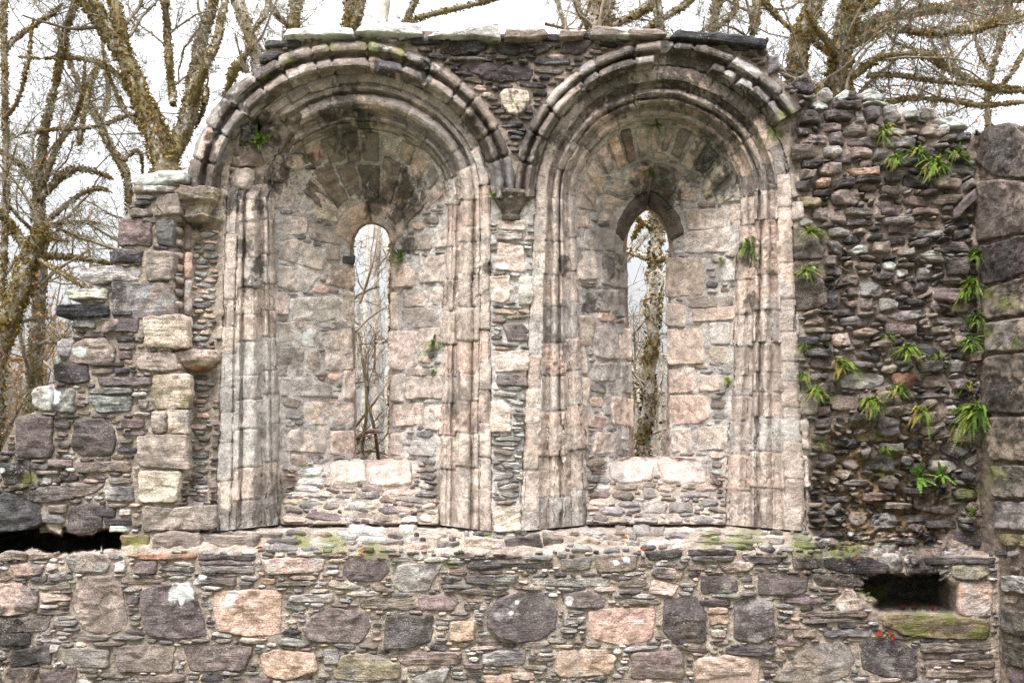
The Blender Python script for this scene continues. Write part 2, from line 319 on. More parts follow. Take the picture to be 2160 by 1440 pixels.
# ------------------------------------------------------------------ one stone, lying on the relief
OCC = np.zeros((NY, NX), bool)
def mark(poly, grow=0.0):
    p = np.asarray(poly, float); c = p.mean(0)
    if grow: d = p - c; p = c + d * (1 + grow / np.maximum(np.linalg.norm(d, axis=1), 1))[:, None]
    a = max(int((p[:, 0].min() - X0) / G) - 1, 0); b = min(int((p[:, 0].max() - X0) / G) + 2, NX); e = max(int((p[:, 1].min() - Y0) / G) - 1, 0); f = min(int((p[:, 1].max() - Y0) / G) + 2, NY)
    return (slice(e, f), slice(a, b)), inpoly(PX[e:f, a:b], PY[e:f, a:b], p)
def occupy(poly, grow=0.0):
    s, m = mark(poly, grow); OCC[s] |= m
def outline(poly, step=3.2, wear=2.0, rnd=1):
    p = np.asarray(poly, float)
    for it in range(3):                     # blunt the corners
        q = np.roll(p, -1, 0); f = (.06, .13, .25)[it] if rnd == 1 else ((.25,) * 3)[it] if rnd == 2 else (.035, .09, .25)[it]
        p = np.stack([p * (1 - f) + q * f, p * f + q * (1 - f)], 1).reshape(-1, 2)
    d = np.linalg.norm(np.roll(p, -1, 0) - p, axis=1); L = d.sum(); s = np.concatenate([[0], np.cumsum(d)])
    n = max(14, int(L / step)); u = np.arange(n) * L / n; pc = np.concatenate([p, p[:1]])
    b = np.stack([np.interp(u, s, pc[:, 0]), np.interp(u, s, pc[:, 1])], 1)
    tg = np.roll(b, -1, 0) - np.roll(b, 1, 0); nn = np.stack([tg[:, 1], -tg[:, 0]], 1); nn /= np.linalg.norm(nn, axis=1)[:, None] + 1e-9
    if ((b - b.mean(0)) * nn).sum() < 0: nn = -nn
    z = RNG.uniform(0, 200)
    w = perlin(np.stack([b[:, 0] / 15, b[:, 1] / 15, b[:, 0] * 0 + z], -1)) * wear * 1.7 + perlin(np.stack([b[:, 0] / 6, b[:, 1] / 6, b[:, 0] * 0 + z], -1)) * wear * .8
    return b + nn * w[:, None]
def stone(mb, poly, c, h=.03, edge=.016, skirt=.05, wear=2.0, rough=1.0, rnd=1, const=False, unify=0.0, muted=(197, 182, 172), tilt=.05, slate=0.0, moss=0.0, lich=0.0, two=.5, step=3.2, yoff=0.0, facet=0):
    b = outline(poly, step, wear, rnd); n = len(b)
    area = .5 * abs(np.sum(b[:, 0] * np.roll(b[:, 1], -1) - np.roll(b[:, 0], -1) * b[:, 1])); per = np.linalg.norm(np.roll(b, -1, 0) - b, axis=1).sum()
    inr = 2 * area / per; cen = b.mean(0)
    k = int(np.clip(inr / 2.6, 5, 26)); rho = 1 - np.linspace(0, 1, k + 1)[:-1] ** 1.25
    pts = [cen + r * (b - cen) for r in rho]; e = np.repeat((1 - rho) * inr / PXM, n)
    pp = np.concatenate([b] + pts + [cen[None]]); e = np.concatenate([np.zeros(n), e, [inr / PXM]])
    ret = samp(RET.astype(float), cen[0], cen[1]) > .5
    if const: Dv = np.full(len(pp), float(np.median(samp(D0, b[:, 0], b[:, 1]))))
    else: Dv = samp(DR if ret else DEP, pp[:, 0], pp[:, 1])
    W = P(pp[:, 0], pp[:, 1], Dv + yoff)
    N = np.broadcast_to(np.array([-.97, -.24, 0.]), W.shape) if ret else (np.broadcast_to(np.array([0, -1., 0]), W.shape) if const else samp(NORB, pp[:, 0], pp[:, 1]))
    z = RNG.uniform(0, 100)
    e_ = np.clip(e / edge, 0, 1); f = .55 * np.sqrt(np.clip(1 - (1 - np.clip(e / (edge * .35), 0, 1)) ** 2, 0, 1)) + .45 * np.sqrt(np.clip(1 - (1 - e_) ** 2, 0, 1))
    q = np.stack([W[:, 0] + z, W[:, 1], W[:, 2]], -1)
    A = fbm(q * np.array([7, 7, 9.]), 5, .55)
    st = fbm(q * np.array([3, 3, 34.]), 3, .6)
    cr = 1 - np.abs(perlin(q * np.array([6, 6, 7.]) + 31)) * 5
    hh = h * f + f * rough * (.022 * A + .014 * slate * st) - .012 * np.clip(cr, 0, 1) * f * rough * (two > .3)
    ta, tb = RNG.normal(0, tilt, 2); hh += f * (ta * (W[:, 0] - W[-1, 0]) + tb * (W[:, 2] - W[-1, 2]))
    rel = np.stack([(pp[:, 0] - cen[0]), (pp[:, 1] - cen[1])], -1) / PXM; ext = np.abs((b - cen) / PXM).max(0)
    for _ in range(facet):                           # broken planes cut across the face
        an = RNG.uniform(0, 2 * np.pi); dv = np.array([math.cos(an), math.sin(an)]); reach = abs(dv[0]) * ext[0] + abs(dv[1]) * ext[1]
        sl_ = RNG.uniform(.25, 1.1) if facet > 2 else RNG.uniform(.12, .55); o_ = RNG.uniform(-.05, .75) * reach
        hh = np.minimum(hh, h * RNG.uniform(.92, 1.1) - sl_ * (rel @ dv - o_) + .010 * A * f)
    hh = np.maximum(hh, .3 * h * f - .004)
    hh = np.where(np.arange(len(pp)) < n, -skirt, hh)
    V = W + N * hh[:, None]
    nr = len(rho) + 1; quads = gridquads(nr, n, True); last = (nr - 1) * n + np.arange(n)
    tris = np.stack([last, np.roll(last, -1), np.full(n, nr * n)], -1)
    base = colr(c) * RNG.normal(1, .11) * (1 + RNG.normal(0, .03, 3)); sec = colr(random.choice(SECOND[c]))
    pale = lin(muted) * ALB; base = base * (1 - unify) + pale * unify; sec = sec * (1 - .6 * unify) + pale * .6 * unify
    g = sst(-.05, .22, fbm(q * np.array([5, 5, 6.]) + 50, 4, .6) + (two - .5) * .5)[:, None] * .75
    cc = base * (1 - g) + sec * g
    sn = stain_shade(pp[:, 0], pp[:, 1]); cc = cc * (1 - sn) + BLACK * sn
    l, m = marks(pp[:, 0], pp[:, 1])
    mix = np.stack([np.maximum(l, lich), np.maximum(m, moss), np.full(len(pp), slate)], -1)
    mb.add(V, quads, tris, np.clip(cc, .01, .9), mix, RNG.random())
    occupy(b, 1.5)
# ------------------------------------------------------------------ the stones one can tell apart: class, then x0 y0 x1 y1 or an outline
STONES = """
=F
p 253 465 320 520
d 230 527 300 558
w 171 565 297 594
n 310 530 368 590
w 142 610 230 632
D 122 641 230 668
g 240 596 368 664
d 236 656 280 666
d 152 672 203 694
p 215 673 293 703
b 302 668 402 738
d 247 709 287 720
p 250 724 285 738
p 250 742 278 757
n 138 735 185 712 225 714 243 735 240 765 130 768
g 122 720 133 714 160 716 150 756 124 752
b 287 742 372 780
d 113 770 135 763 185 768 190 806 150 812 114 800
n 193 777 241 788
d 243 776 273 788
d 190 764 262 772
p 207 795 320 813
g 187 818 280 831
w 68 830 78 815 110 812 112 868 75 862
g 113 813 160 820 158 872 113 868
g 183 834 282 834 276 868 205 872
n 293 840 313 863
b 317 863 353 914
b 356 864 400 918
p 255 882 305 903
P 160 884 220 882 242 905 245 935 235 962 175 962 150 945
p 32 880 80 872 113 880 112 966 36 966
p 258 910 307 918
n 254 926 280 935
b 288 923 398 990
d 0 975 62 975 66 1020 8 1024
p 102 967 153 985
p 163 972 277 996
n 77 992 126 1000
g 78 1006 110 1023
D 128 1005 165 1013
p 60 1036 90 1026 150 1025 160 1050 100 1060 60 1058
n 128 1018 175 1017 222 1020 200 1040 165 1050 128 1038
g 230 1007 280 1020
g 218 1026 280 1024 284 1057 222 1056
b 290 996 380 1063
d 0 1042 20 1036 92 1066 88 1104 40 1120 -30 1122 -30 1042
n 102 1063 142 1082
g 90 1085 135 1103
w 83 1107 137 1123
P 145 1068 190 1060 222 1066 218 1110 185 1127 142 1124
d 200 1073 245 1090
w 253 1073 277 1086
d 220 1093 277 1107
w 230 1108 272 1122
b 303 1068 456 1120
Y 256 1128 317 1162
n 321 1124 422 1161
b 425 1126 542 1160
n 533 1123 596 1137
y 325 790 402 788 405 830 398 862 326 862
n 335 410 378 408 384 452 350 456 328 436
p 262 528 302 540
n 282 392 372 408
d 284 425 318 434
n 276 440 322 458
d 300 460 330 470
g 330 466 366 520
=L
O 263 1170 330 1167 416 1168 414 1178 300 1180
n 0 1164 57 1182
n 60 1165 120 1180
p 20 1190 60 1186 95 1190 90 1212 30 1215
k 100 1188 123 1202
g 134 1170 220 1166 232 1190 225 1208 150 1206
w 238 1182 268 1206
p 283 1184 328 1212
g 102 1208 150 1223
d 417 1170 538 1180
g 420 1182 540 1192
g 424 1194 538 1207
k 550 1178 600 1174 687 1178 680 1206 560 1212
p 410 1213 500 1233
o 550 1217 582 1230
w 62 1232 148 1243
k 86 1250 148 1270
p 0 1230 50 1228 82 1260 80 1285 30 1298 -30 1298 -30 1230
p -30 1298 60 1300 113 1295 100 1330 0 1335 -30 1335
n 168 1214 235 1212 262 1255 270 1325 230 1338 180 1332 152 1280
p 267 1253 292 1272
P 298 1245 330 1232 400 1228 418 1270 438 1340 375 1348 310 1340 296 1290
k 452 1248 520 1242 595 1245 592 1338 520 1342 460 1328 450 1290
w 608 1253 703 1270
p 635 1325 660 1295 700 1280 770 1290 784 1320 760 1356 660 1352
D 0 1337 60 1357
d 20 1364 103 1405
w 108 1361 127 1374
g 128 1366 180 1364 232 1370 230 1408 150 1406 128 1390
n 236 1362 320 1358 370 1362 362 1417 250 1416
p 385 1358 450 1354 537 1362 520 1412 400 1416
o 545 1380 590 1368 665 1376 673 1412 610 1434 560 1425
g 680 1362 720 1402
n 288 1423 390 1436
p 82 1410 166 1452
n 17 1412 80 1452
P 722 1190 760 1176 815 1182 822 1205 800 1225 740 1226 722 1210
g 838 1190 935 1185 905 1245 850 1250 828 1235
d 967 1173 1090 1178
d 985 1184 1168 1198
g 1182 1176 1247 1202
n 1253 1170 1300 1167 1345 1170 1342 1202 1260 1208
D 1357 1162 1440 1158 1438 1174 1370 1182
g 1122 1219 1287 1235
g 980 1213 1092 1231
p 880 1255 960 1253 968 1270 955 1288 884 1286
n 758 1258 877 1282
d 980 1274 1013 1285
d 1026 1290 1048 1262 1100 1245 1150 1250 1176 1285 1172 1325 1140 1350 1095 1355 1045 1340 1026 1318
p 1183 1250 1240 1243 1280 1260 1275 1282 1195 1280
d 815 1297 915 1295 912 1350 870 1366 807 1370
o 948 1310 1000 1308 1002 1350 950 1353
g 1185 1297 1233 1317
k 1240 1290 1300 1280 1385 1284 1375 1350 1310 1362 1245 1345
n 845 1374 977 1402
g 1015 1378 1050 1370 1110 1374 1108 1402 1020 1402
o 1172 1398 1180 1372 1260 1366 1303 1385 1290 1420 1185 1430 1168 1415
y 720 1380 780 1376 846 1400 845 1430 760 1437 700 1430
g 862 1432 900 1415 950 1407 940 1438 880 1444
p 978 1397 1020 1410
k 1080 1417 1128 1430
k 1022 1420 1080 1446
p 1330 1375 1440 1370 1445 1430 1330 1430
d 1400 1262 1470 1256 1490 1290 1490 1355 1420 1358 1398 1330
D 1452 1158 1552 1170
d 1460 1172 1548 1183
d 1563 1171 1667 1170 1640 1190 1580 1190
N 1671 1166 1733 1199
D 1736 1176 1830 1174 1877 1192 1870 1209 1780 1208 1740 1196
g 1879 1180 1906 1208
d 1910 1191 1977 1208
p 1448 1187 1490 1202
n 1512 1188 1550 1183 1595 1186 1580 1206 1530 1208
d 1477 1212 1555 1214 1558 1250 1480 1252
P 1598 1210 1660 1208 1707 1216 1700 1252 1600 1254
N 1715 1208 1800 1210 1826 1230 1820 1237 1720 1234
d 1475 1263 1542 1276
k 1495 1279 1538 1292
o 1498 1297 1538 1315
w 1500 1327 1533 1342
d 1548 1270 1590 1258 1630 1268 1634 1340 1600 1357 1548 1348
k 1762 1268 1785 1238 1825 1256 1823 1286 1770 1290
n 1687 1290 1833 1300
g 1690 1303 1834 1312
g 1737 1328 1838 1341
n 1673 1326 1723 1346
Y 1858 1302 1880 1290 2090 1306 2085 1348 1990 1346 1900 1338 1862 1318
k 2022 1228 2093 1226 2092 1300 2024 1298
y 2007 1192 2070 1190 2085 1210 2060 1224 2010 1218
d 1953 1173 2100 1189
d 1995 1120 2080 1118 2100 1140 2060 1152 1996 1150
n 1660 1398 1720 1352 1790 1354 1803 1390 1790 1425 1740 1442 1627 1436
D 1812 1352 1895 1348 1935 1375 1930 1400 1935 1428 1870 1428 1820 1412
k 1470 1386 1530 1380 1603 1386 1600 1446 1467 1446
d 1532 1362 1633 1378
n 1940 1356 2090 1372
p 1945 1376 2096 1390
n 1950 1394 2098 1408
n 1955 1412 2098 1428
b 975 1134 1063 1165
D 1068 1132 1143 1166
g 920 1136 970 1160
N 1146 1134 1190 1156
k 1215 1142 1240 1131 1267 1140 1262 1153 1218 1153
n 1282 1141 1317 1154
g 1322 1141 1350 1152
p 762 1140 850 1155
k 860 1146 905 1158
g 722 1140 752 1155
g 1450 1141 1612 1149
w 1530 1126 1588 1138
=S
b 692 980 735 966 770 976 772 1014 740 1020 700 1016
b 774 975 830 970 868 970 870 1024 800 1029 776 1018
w 842 1110 850 1090 878 1088 884 1108 866 1127 846 1124
w 733 1110 780 1106 813 1110 808 1130 740 1128
g 723 1060 776 1078
w 615 1040 700 1050
g 750 1040 800 1052
b 1283 978 1300 968 1365 966 1380 985 1375 1014 1310 1022 1286 1008
b 1385 976 1410 966 1440 963 1492 966 1490 1019 1400 1019
d 1357 1034 1375 1027 1390 1050 1358 1052
n 1353 1060 1380 1055 1408 1062 1402 1084 1358 1082
d 1413 1060 1460 1084
p 1283 1100 1300 1090 1340 1108 1300 1117
g 1338 1092 1388 1109
g 1334 1111 1373 1131
g 1430 1040 1500 1052
p 1380 1112 1402 1130
p 1410 1092 1440 1106
=A
b 567 388 600 382 623 412 616 438 570 440
b 627 442 645 402 675 406 711 436 711 470 640 456
n 652 380 668 360 690 370 722 425 726 438 700 420
n 602 385 625 360 645 375 640 396 622 405
b 598 458 645 496
n 648 466 720 490 720 518 650 505
w 587 512 620 503 683 535 680 570 640 562 588 545
w 585 560 640 565 678 580 650 612 620 614 585 605
n 686 522 719 549
o 692 558 748 566 750 604 738 611 690 600
d 722 538 749 556
w 613 629 709 676
b 564 616 608 666
w 584 680 668 729
g 563 730 640 790
b 682 700 746 776
n 648 738 673 780
w 582 798 640 795 700 812 698 836 590 836
k 638 850 660 845 748 848 747 896 645 896
b 608 906 687 956
b 693 906 744 962
y 722 616 747 690
b 724 780 748 843
n 855 500 911 492 910 528 856 530
b 916 482 955 478 952 520 918 526
b 882 545 938 536 938 596 884 598
k 825 556 850 553 876 570 872 606 827 609
b 850 612 875 604 900 615 896 648 852 648
b 905 606 938 604 938 642 906 643
n 848 652 924 692
k 824 615 839 696
k 823 698 880 698 878 770 850 782 824 780
b 883 690 930 690 928 738 884 745
n 858 776 918 791
n 858 796 932 841
b 824 788 854 848
k 826 852 889 900
b 896 854 938 908
b 824 914 846 960
=B
b 1202 388 1268 434 1262 446 1206 440
b 1206 370 1240 346 1268 384 1252 400
o 1210 442 1242 482
w 1230 486 1292 529
b 1212 532 1260 590
g 1266 536 1322 534 1324 612 1268 600
g 1230 610 1306 658
g 1202 580 1226 604
y 1200 664 1250 730
g 1255 686 1302 758
b 1306 690 1331 760
g 1308 764 1334 828
b 1200 734 1238 788
w 1248 766 1298 803
b 1200 795 1240 866
k 1294 838 1336 898
k 1252 912 1304 956
b 1447 442 1534 440 1532 484 1450 486
b 1442 490 1540 480 1540 532 1444 534
o 1405 542 1486 544 1486 622 1404 628
w 1516 560 1540 557 1572 560 1570 592 1518 594
n 1452 622 1550 648
b 1524 392 1560 388 1570 424 1530 428
k 1538 432 1574 430 1574 470 1540 472
o 1460 652 1550 644 1552 674 1460 680
o 1406 694 1486 692 1487 768 1408 770
w 1497 680 1540 678 1540 726 1498 727
k 1410 778 1466 776 1466 828 1412 830
k 1472 792 1518 790 1518 824 1474 826
o 1412 834 1490 834 1498 880 1480 893 1412 896
b 1472 900 1536 896 1536 948 1474 949
b 1416 904 1458 902 1458 952 1418 954
b 1404 640 1446 688
=M
b 1048 514 1108 572
k 1030 584 1076 580 1076 630 1060 640 1032 634
w 1094 584 1134 582 1136 642 1094 645
p 1060 684 1100 680 1120 700 1116 720 1070 720
b 1042 740 1118 738 1118 782 1044 786
p 1048 792 1117 815
k 1030 846 1060 843 1078 862 1078 912 1030 912
g 1045 922 1100 930
b 1050 466 1108 486
y 1037 1074 1060 1064 1110 1066 1117 1100 1105 1122 1045 1123
g 1046 492 1104 506
N 1664 586 1725 584 1742 612 1738 645 1700 656 1664 656
n 1650 662 1684 662 1688 700 1680 720 1650 718
b 1654 726 1680 782
n 1654 790 1682 820
n 1656 832 1710 828 1724 848 1720 876 1656 876
b 1660 884 1706 884 1706 948 1660 948
b 1663 958 1708 1028
N 1668 480 1700 480 1740 512 1734 548 1666 548
N 1670 552 1692 552 1692 582 1668 582
n 1672 424 1690 424 1694 462 1672 470
=T
d 867 83 935 96
d 926 112 945 90 1000 88 1030 95 1010 115 960 118
d 1043 100 1070 92 1100 95 1115 110 1090 118 1055 116
d 1123 112 1135 97 1170 96 1155 110 1130 118
P 1178 112 1190 90 1253 86 1235 110 1215 117
n 947 123 1040 131
d 1128 125 1203 138
P 975 142 1000 136 1110 136 1124 150 1115 168 1060 176 1025 170
b 1053 200 1062 190 1086 187 1114 193 1119 212 1108 233 1090 246 1070 240 1057 220
d 558 86 635 103
d 546 118 570 110 597 114 580 130 548 137
g 1616 118 1640 120 1645 150 1622 158
d 1540 98 1580 108
=U
d 1675 168 1702 150 1722 190 1704 199 1680 192
g 1727 190 1745 187 1757 200 1752 217 1728 214
d 1760 205 1775 194 1803 198 1800 218 1765 217
g 1806 200 1830 192 1868 204 1866 214 1810 213
w 1708 218 1748 229
d 1758 219 1818 232
w 1820 217 1872 222
d 1735 236 1760 231 1796 238 1794 257 1740 256
d 1690 235 1727 268
g 1803 233 1815 233 1822 258 1804 260
d 1824 228 1853 255
g 1860 226 1888 223 1900 250 1885 265 1862 258
g 1904 226 1920 222 1937 240 1932 257 1906 255
g 1941 230 1980 250
w 1964 254 2010 250 2044 272 1990 276
n 1941 268 1998 289
d 2013 282 2048 300
p 1728 266 1772 278
g 1774 272 1795 261 1820 264 1824 280 1805 288 1776 286
n 1826 271 1848 292
d 1682 274 1707 287
p 1692 290 1742 305
p 1746 284 1765 282 1783 298 1780 310 1748 306
p 1786 294 1845 311
g 1870 292 1900 288 1930 300 1928 314 1872 314
p 1663 310 1710 307 1717 335 1670 342
g 1736 313 1765 310 1777 326 1760 337 1738 333
n 1789 318 1840 337
g 1842 314 1870 336
D 1690 340 1715 334 1738 345 1715 358 1690 356
d 1756 331 1795 346
n 1720 352 1745 345 1772 346 1775 366 1750 373 1724 370
o 1786 360 1855 353 1856 370 1800 376
p 1688 361 1718 381
d 1801 374 1856 387
o 1714 386 1730 377 1752 380 1748 396 1720 400
d 1763 381 1797 397
n 1813 391 1850 404
d 1674 385 1708 402
d 1712 403 1752 416
p 1748 412 1770 402 1805 402 1813 425 1800 437 1755 434
n 1822 408 1848 426
P 1844 430 1870 423 1905 440 1900 457 1860 455
Y 1684 421 1730 440
g 1784 440 1842 456
p 1711 442 1744 467
p 1751 449 1781 472
d 1786 462 1842 476
n 1923 444 1977 457
g 1861 461 1926 476
g 1742 486 1765 482 1790 490 1786 502 1746 502
n 1798 484 1822 497
p 1871 476 1929 494
g 1933 488 1987 503
D 1743 510 1765 508 1773 530 1765 542 1746 536
w 1788 530 1805 519 1830 518 1830 532 1800 538
n 1840 512 1876 532
d 1861 499 1910 516
d 1914 514 1940 505 1972 507 1960 520 1918 522
n 1894 525 1926 538
w 1934 538 1960 530 2012 545 2008 554 1960 552
d 1996 550 2036 578
n 1798 562 1820 551 1848 558 1840 570 1808 570
W 1860 556 1875 551 1890 560 1885 570 1865 568
p 1736 544 1762 560
d 1734 568 1755 563 1777 570 1770 584 1740 584
d 1834 582 1860 577 1888 580 1875 592 1845 592
w 1891 569 1913 582
g 1933 569 1957 592
g 1812 598 1830 591 1860 602 1864 622 1845 628 1815 624
p 1888 602 1910 594 1922 610 1915 622 1890 618
d 1981 592 2010 588 2042 594 2040 602 1990 602
p 1971 609 2031 634
d 1742 614 1755 608 1768 620 1766 648 1750 652 1744 640
d 1784 610 1800 610 1803 628 1786 630
p 1814 632 1837 652
g 1855 632 1880 628 1896 640 1885 654 1856 658
d 1754 654 1802 666
g 1868 668 1900 656 1950 654 1954 668 1900 680
P 1956 644 1975 640 1983 655 1970 664
n 2001 642 2042 659
g 1768 672 1800 668 1835 678 1830 688 1772 688
g 1961 671 2032 684
n 1698 669 1737 687
n 1698 691 1740 703
o 1794 698 1830 693 1857 698 1840 709 1800 709
p 1864 684 1930 686 1932 708 1870 710
g 1961 692 2003 707
k 1751 706 1790 702 1793 730 1755 732
g 1799 719 1820 731
n 1834 721 1879 732
d 1781 740 1853 760
w 1768 806 1790 781 1864 790 1867 806 1835 822 1772 819
d 1939 762 1985 786
d 2004 758 2032 788
p 2044 742 2070 762
p 1942 792 1994 819
p 2005 802 2040 821
O 1882 788 1926 815
n 1748 840 1765 831 1795 838 1803 864 1770 868 1750 860
d 1791 872 1852 887
d 1848 890 1870 876 1894 885 1895 915 1870 924 1850 915
d 1899 829 1929 844
g 1941 828 2026 842
w 1992 856 2010 854 2024 868 2010 878 1994 872
n 2012 905 2068 936
p 1718 855 1746 876
d 1708 785 1749 802
n 1787 1095 1796 1080 1815 1078 1829 1090 1826 1104 1806 1109 1791 1106
g 1908 1085 1956 1099
n 1860 1060 1920 1074
g 1776 1010 1830 1022
d 1900 1030 1960 1042
p 1985 1068 2020 1085
d 1955 1095 2015 1112
w 1960 970 2010 972 2020 990 1990 1000 1962 992
g 1855 935 1900 950
d 1905 975 1945 990
d 1740 1045 1790 1058
n 1820 1040 1880 1055
P 1720 960 1760 985
=R
N 2054 302 2082 268 2130 258 2165 288 2240 290 2240 380 2100 372 2056 340
N 2060 384 2110 378 2240 392 2240 474 2110 500 2060 512
P 2066 520 2120 508 2240 476 2240 548 2120 590 2072 602
N 2072 612 2130 594 2240 560 2240 650 2120 668 2074 676
n 2078 684 2130 674 2240 662 2240 730 2130 742 2082 740
N 2080 750 2240 740 2240 868 2140 872 2082 868
n 2084 880 2240 878 2240 974 2150 972 2088 968
N 2094 982 2200 980 2240 982 2240 1048 2150 1050 2096 1048
g 2096 1056 2240 1058 2240 1120 2150 1118 2098 1112
Y 2104 1124 2180 1128 2240 1132 2240 1160 2150 1152 2106 1146
g 2112 1212 2170 1216 2230 1222 2230 1256 2150 1250 2114 1246
N 2112 1282 2180 1290 2240 1300 2240 1350 2150 1340 2114 1332
N 2114 1348 2180 1358 2240 1372 2240 1420 2170 1412 2116 1398
P 2130 1418 2220 1430 2220 1470 2136 1456
"""
# section defaults: height, edge rounding, skirt, wear, roughness, slate share, kept at one depth
SEC = {'F': (.032, .011, .07, 2.2, 1.0, .35, True), 'L': (.022, .010, .05, 2.0, 1.0, .3, True), 'S': (.028, .018, .05, 2.0, 1.0, .2, False), 'A': (.020, .012, .03, 1.6, .75, .08, False), 'B': (.020, .012, .03, 1.6, .75, .08, False),
       'M': (.022, .014, .04, 1.8, .9, .2, True), 'T': (.034, .011, .06, 2.4, 1.1, .6, True), 'U': (.075, .012, .10, 2.6, 1.5, .45, True), 'R': (.030, .02, .05, 2.6, 1.0, .2, False)}
def rectpoly(x0, y0, x1, y1, j=None):
    w, h = x1 - x0, y1 - y0; j = min(w, h) * (.2 if sec in 'UL' else .1) if j is None else j
    p = [(x0, y0), (x1, y0), (x1, y1), (x0, y1)]
    if w > 1.6 * h: p = [(x0, y0), ((x0 + x1) / 2 + random.uniform(-.2, .2) * w, y0 + random.uniform(-j, j) * .6), (x1, y0), (x1, y1), ((x0 + x1) / 2 + random.uniform(-.2, .2) * w, y1 + random.uniform(-j, j) * .6), (x0, y1)]
    return [(x + random.uniform(-j, j), y + random.uniform(-j, j)) for x, y in p]
TRACED = []
sec = None
for ln in STONES.strip().splitlines():
    if ln[0] == '=': sec = ln[1]; continue
    tk = ln.split(); v = [float(a) for a in tk[1:]]
    poly = rectpoly(*v) if len(v) == 4 else list(zip(v[::2], v[1::2]))
    TRACED.append((sec, tk[0], poly, len(v) == 4))
# ------------------------------------------------------------------ the ruined wall
wall = tag(empty('ruined_wall'), 'roofless ruined chapel wall of mixed rubble pierced by two slit windows under round moulded arches', 'ruined wall', None, 'thing')
side = tag(empty('return_wall', (XW, -.4, 0)), 'dark return wall of large worn blocks standing at a right angle on the far right', 'side wall', None, 'thing')
bpy.context.view_layer.update()
def put(mb, name, parent, label=None, kind=None):
    o = mb.build(name, M_STONE, None); 
    if parent is not None:
        o.parent = parent; o.matrix_parent_inverse = parent.matrix_world.inverted()
    if label: o['label'] = label
    if kind: o['kind'] = kind
    return o
# mortar bed of the faces
MORT_L = lin((168, 153, 139)) * ALB; MORT_W = lin((194, 186, 181)) * ALB; MORT_U = lin((146, 129, 118)) * ALB
def bed(mask, D, N, colour, amp=.012, back=None):
    mb = MB(); idx = -np.ones(mask.shape, np.int64); W = P(PX, PY, D)
    a = fbm(W * np.array([9, 9, 12.]), 5, .58); fine = perlin(W * 45)
    W = W + N * (amp * a * 1.3 + .004 * fine)[..., None]
    idx[mask] = np.arange(mask.sum())
    q = np.stack([idx[:-1, :-1], idx[:-1, 1:], idx[1:, 1:], idx[1:, :-1]], -1).reshape(-1, 4); q = q[(q >= 0).all(1)]
    l, m = marks(PX[mask], PY[mask])
    t = sst(-.3, .4, fbm(W[mask] * 4 + 5, 4))[:, None]
    c = colour[mask] * (.82 + .3 * t); sn = stain_shade(PX[mask], PY[mask]); c = c * (1 - sn) + BLACK * sn
    mb.add(W[mask], q, None, c, np.stack([l * .6, np.maximum(m, .1), np.full(len(l), .05)], -1))
    if back is not None:                         # carry the free edge back through the thickness of the wall
        e = np.concatenate([q[:, [0, 1]], q[:, [1, 2]], q[:, [2, 3]], q[:, [3, 0]]]); key = np.sort(e, 1)
        u, inv, cnt = np.unique(key, axis=0, return_inverse=True, return_counts=True); eb = e[cnt[inv.ravel()] == 1]
        vs = np.unique(eb); re = np.zeros(mask.sum(), np.int64); re[vs] = np.arange(len(vs))
        V0 = W[mask][vs]; lay = [V0]; ks = np.linspace(0, 1, 8)[1:]
        for s in ks:
            v = V0.copy(); v[:, 1] = V0[:, 1] * (1 - s) + back * s
            v += .035 * np.stack([perlin(v * 7), perlin(v * 7 + 9), perlin(v * 7 + 20)], -1); lay.append(v)
        nv = len(vs); V = np.concatenate(lay); qq = []
        for k in range(len(ks)): qq.append(np.stack([re[eb[:, 0]] + k * nv, re[eb[:, 1]] + k * nv, re[eb[:, 1]] + (k + 1) * nv, re[eb[:, 0]] + (k + 1) * nv], -1))
        mb.add(V, np.concatenate(qq), None, np.tile(c[vs] * .8, (len(ks) + 1, 1)), np.tile(np.array([.1, .35, .2]), (len(V), 1)))
    return mb
wsel = sst(560, 470, np.abs(PX - 1070)) * sst(1130, 1080, PY) * sst(330, 420, PY)
MC = MORT_L * (1 - wsel[..., None]) + MORT_W * wsel[..., None]
usel = np.maximum(sst(1680, 1740, PX) * sst(1180, 1140, PY), sst(330, 260, PY) * .8)[..., None]
MC = MC * (1 - usel) + MORT_U * usel
MC = MC * (1 - EARTH[..., None]) + lin((132, 111, 84)) * ALB * EARTH[..., None]
MC = MC * (1 - HOLLOW_SHADE[..., None]) + lin((38, 36, 30)) * HOLLOW_SHADE[..., None]  # hollows coloured near black to stand in for their deep shade
# holes for the two windows: the moulded frames overlap the bed by a few px
shr = lambda r: Ring(r.p[0] + 6, r.p[1] + 6, r.p[2] - 6, r.p[3] - 6, r.p[4], r.p[5] + 6, r.p[6] - 5)
gro = lambda r: Ring(r.p[0] - 6, r.p[1] - 6, r.p[2] + 6, r.p[3] + 6, r.p[4], r.p[5] - 6, r.p[6] + 4)
HOLE = np.zeros_like(OPEN)
for k, w in WIN.items(): HOLE |= shr(w['A']).inside(PX, PY) & (PY < 1108)
FN = normals(blur(D0, 1))
put(bed(WALL & ~HOLE, D0 + .007, FN, MC, .013, DB), 'mortar_core', wall)
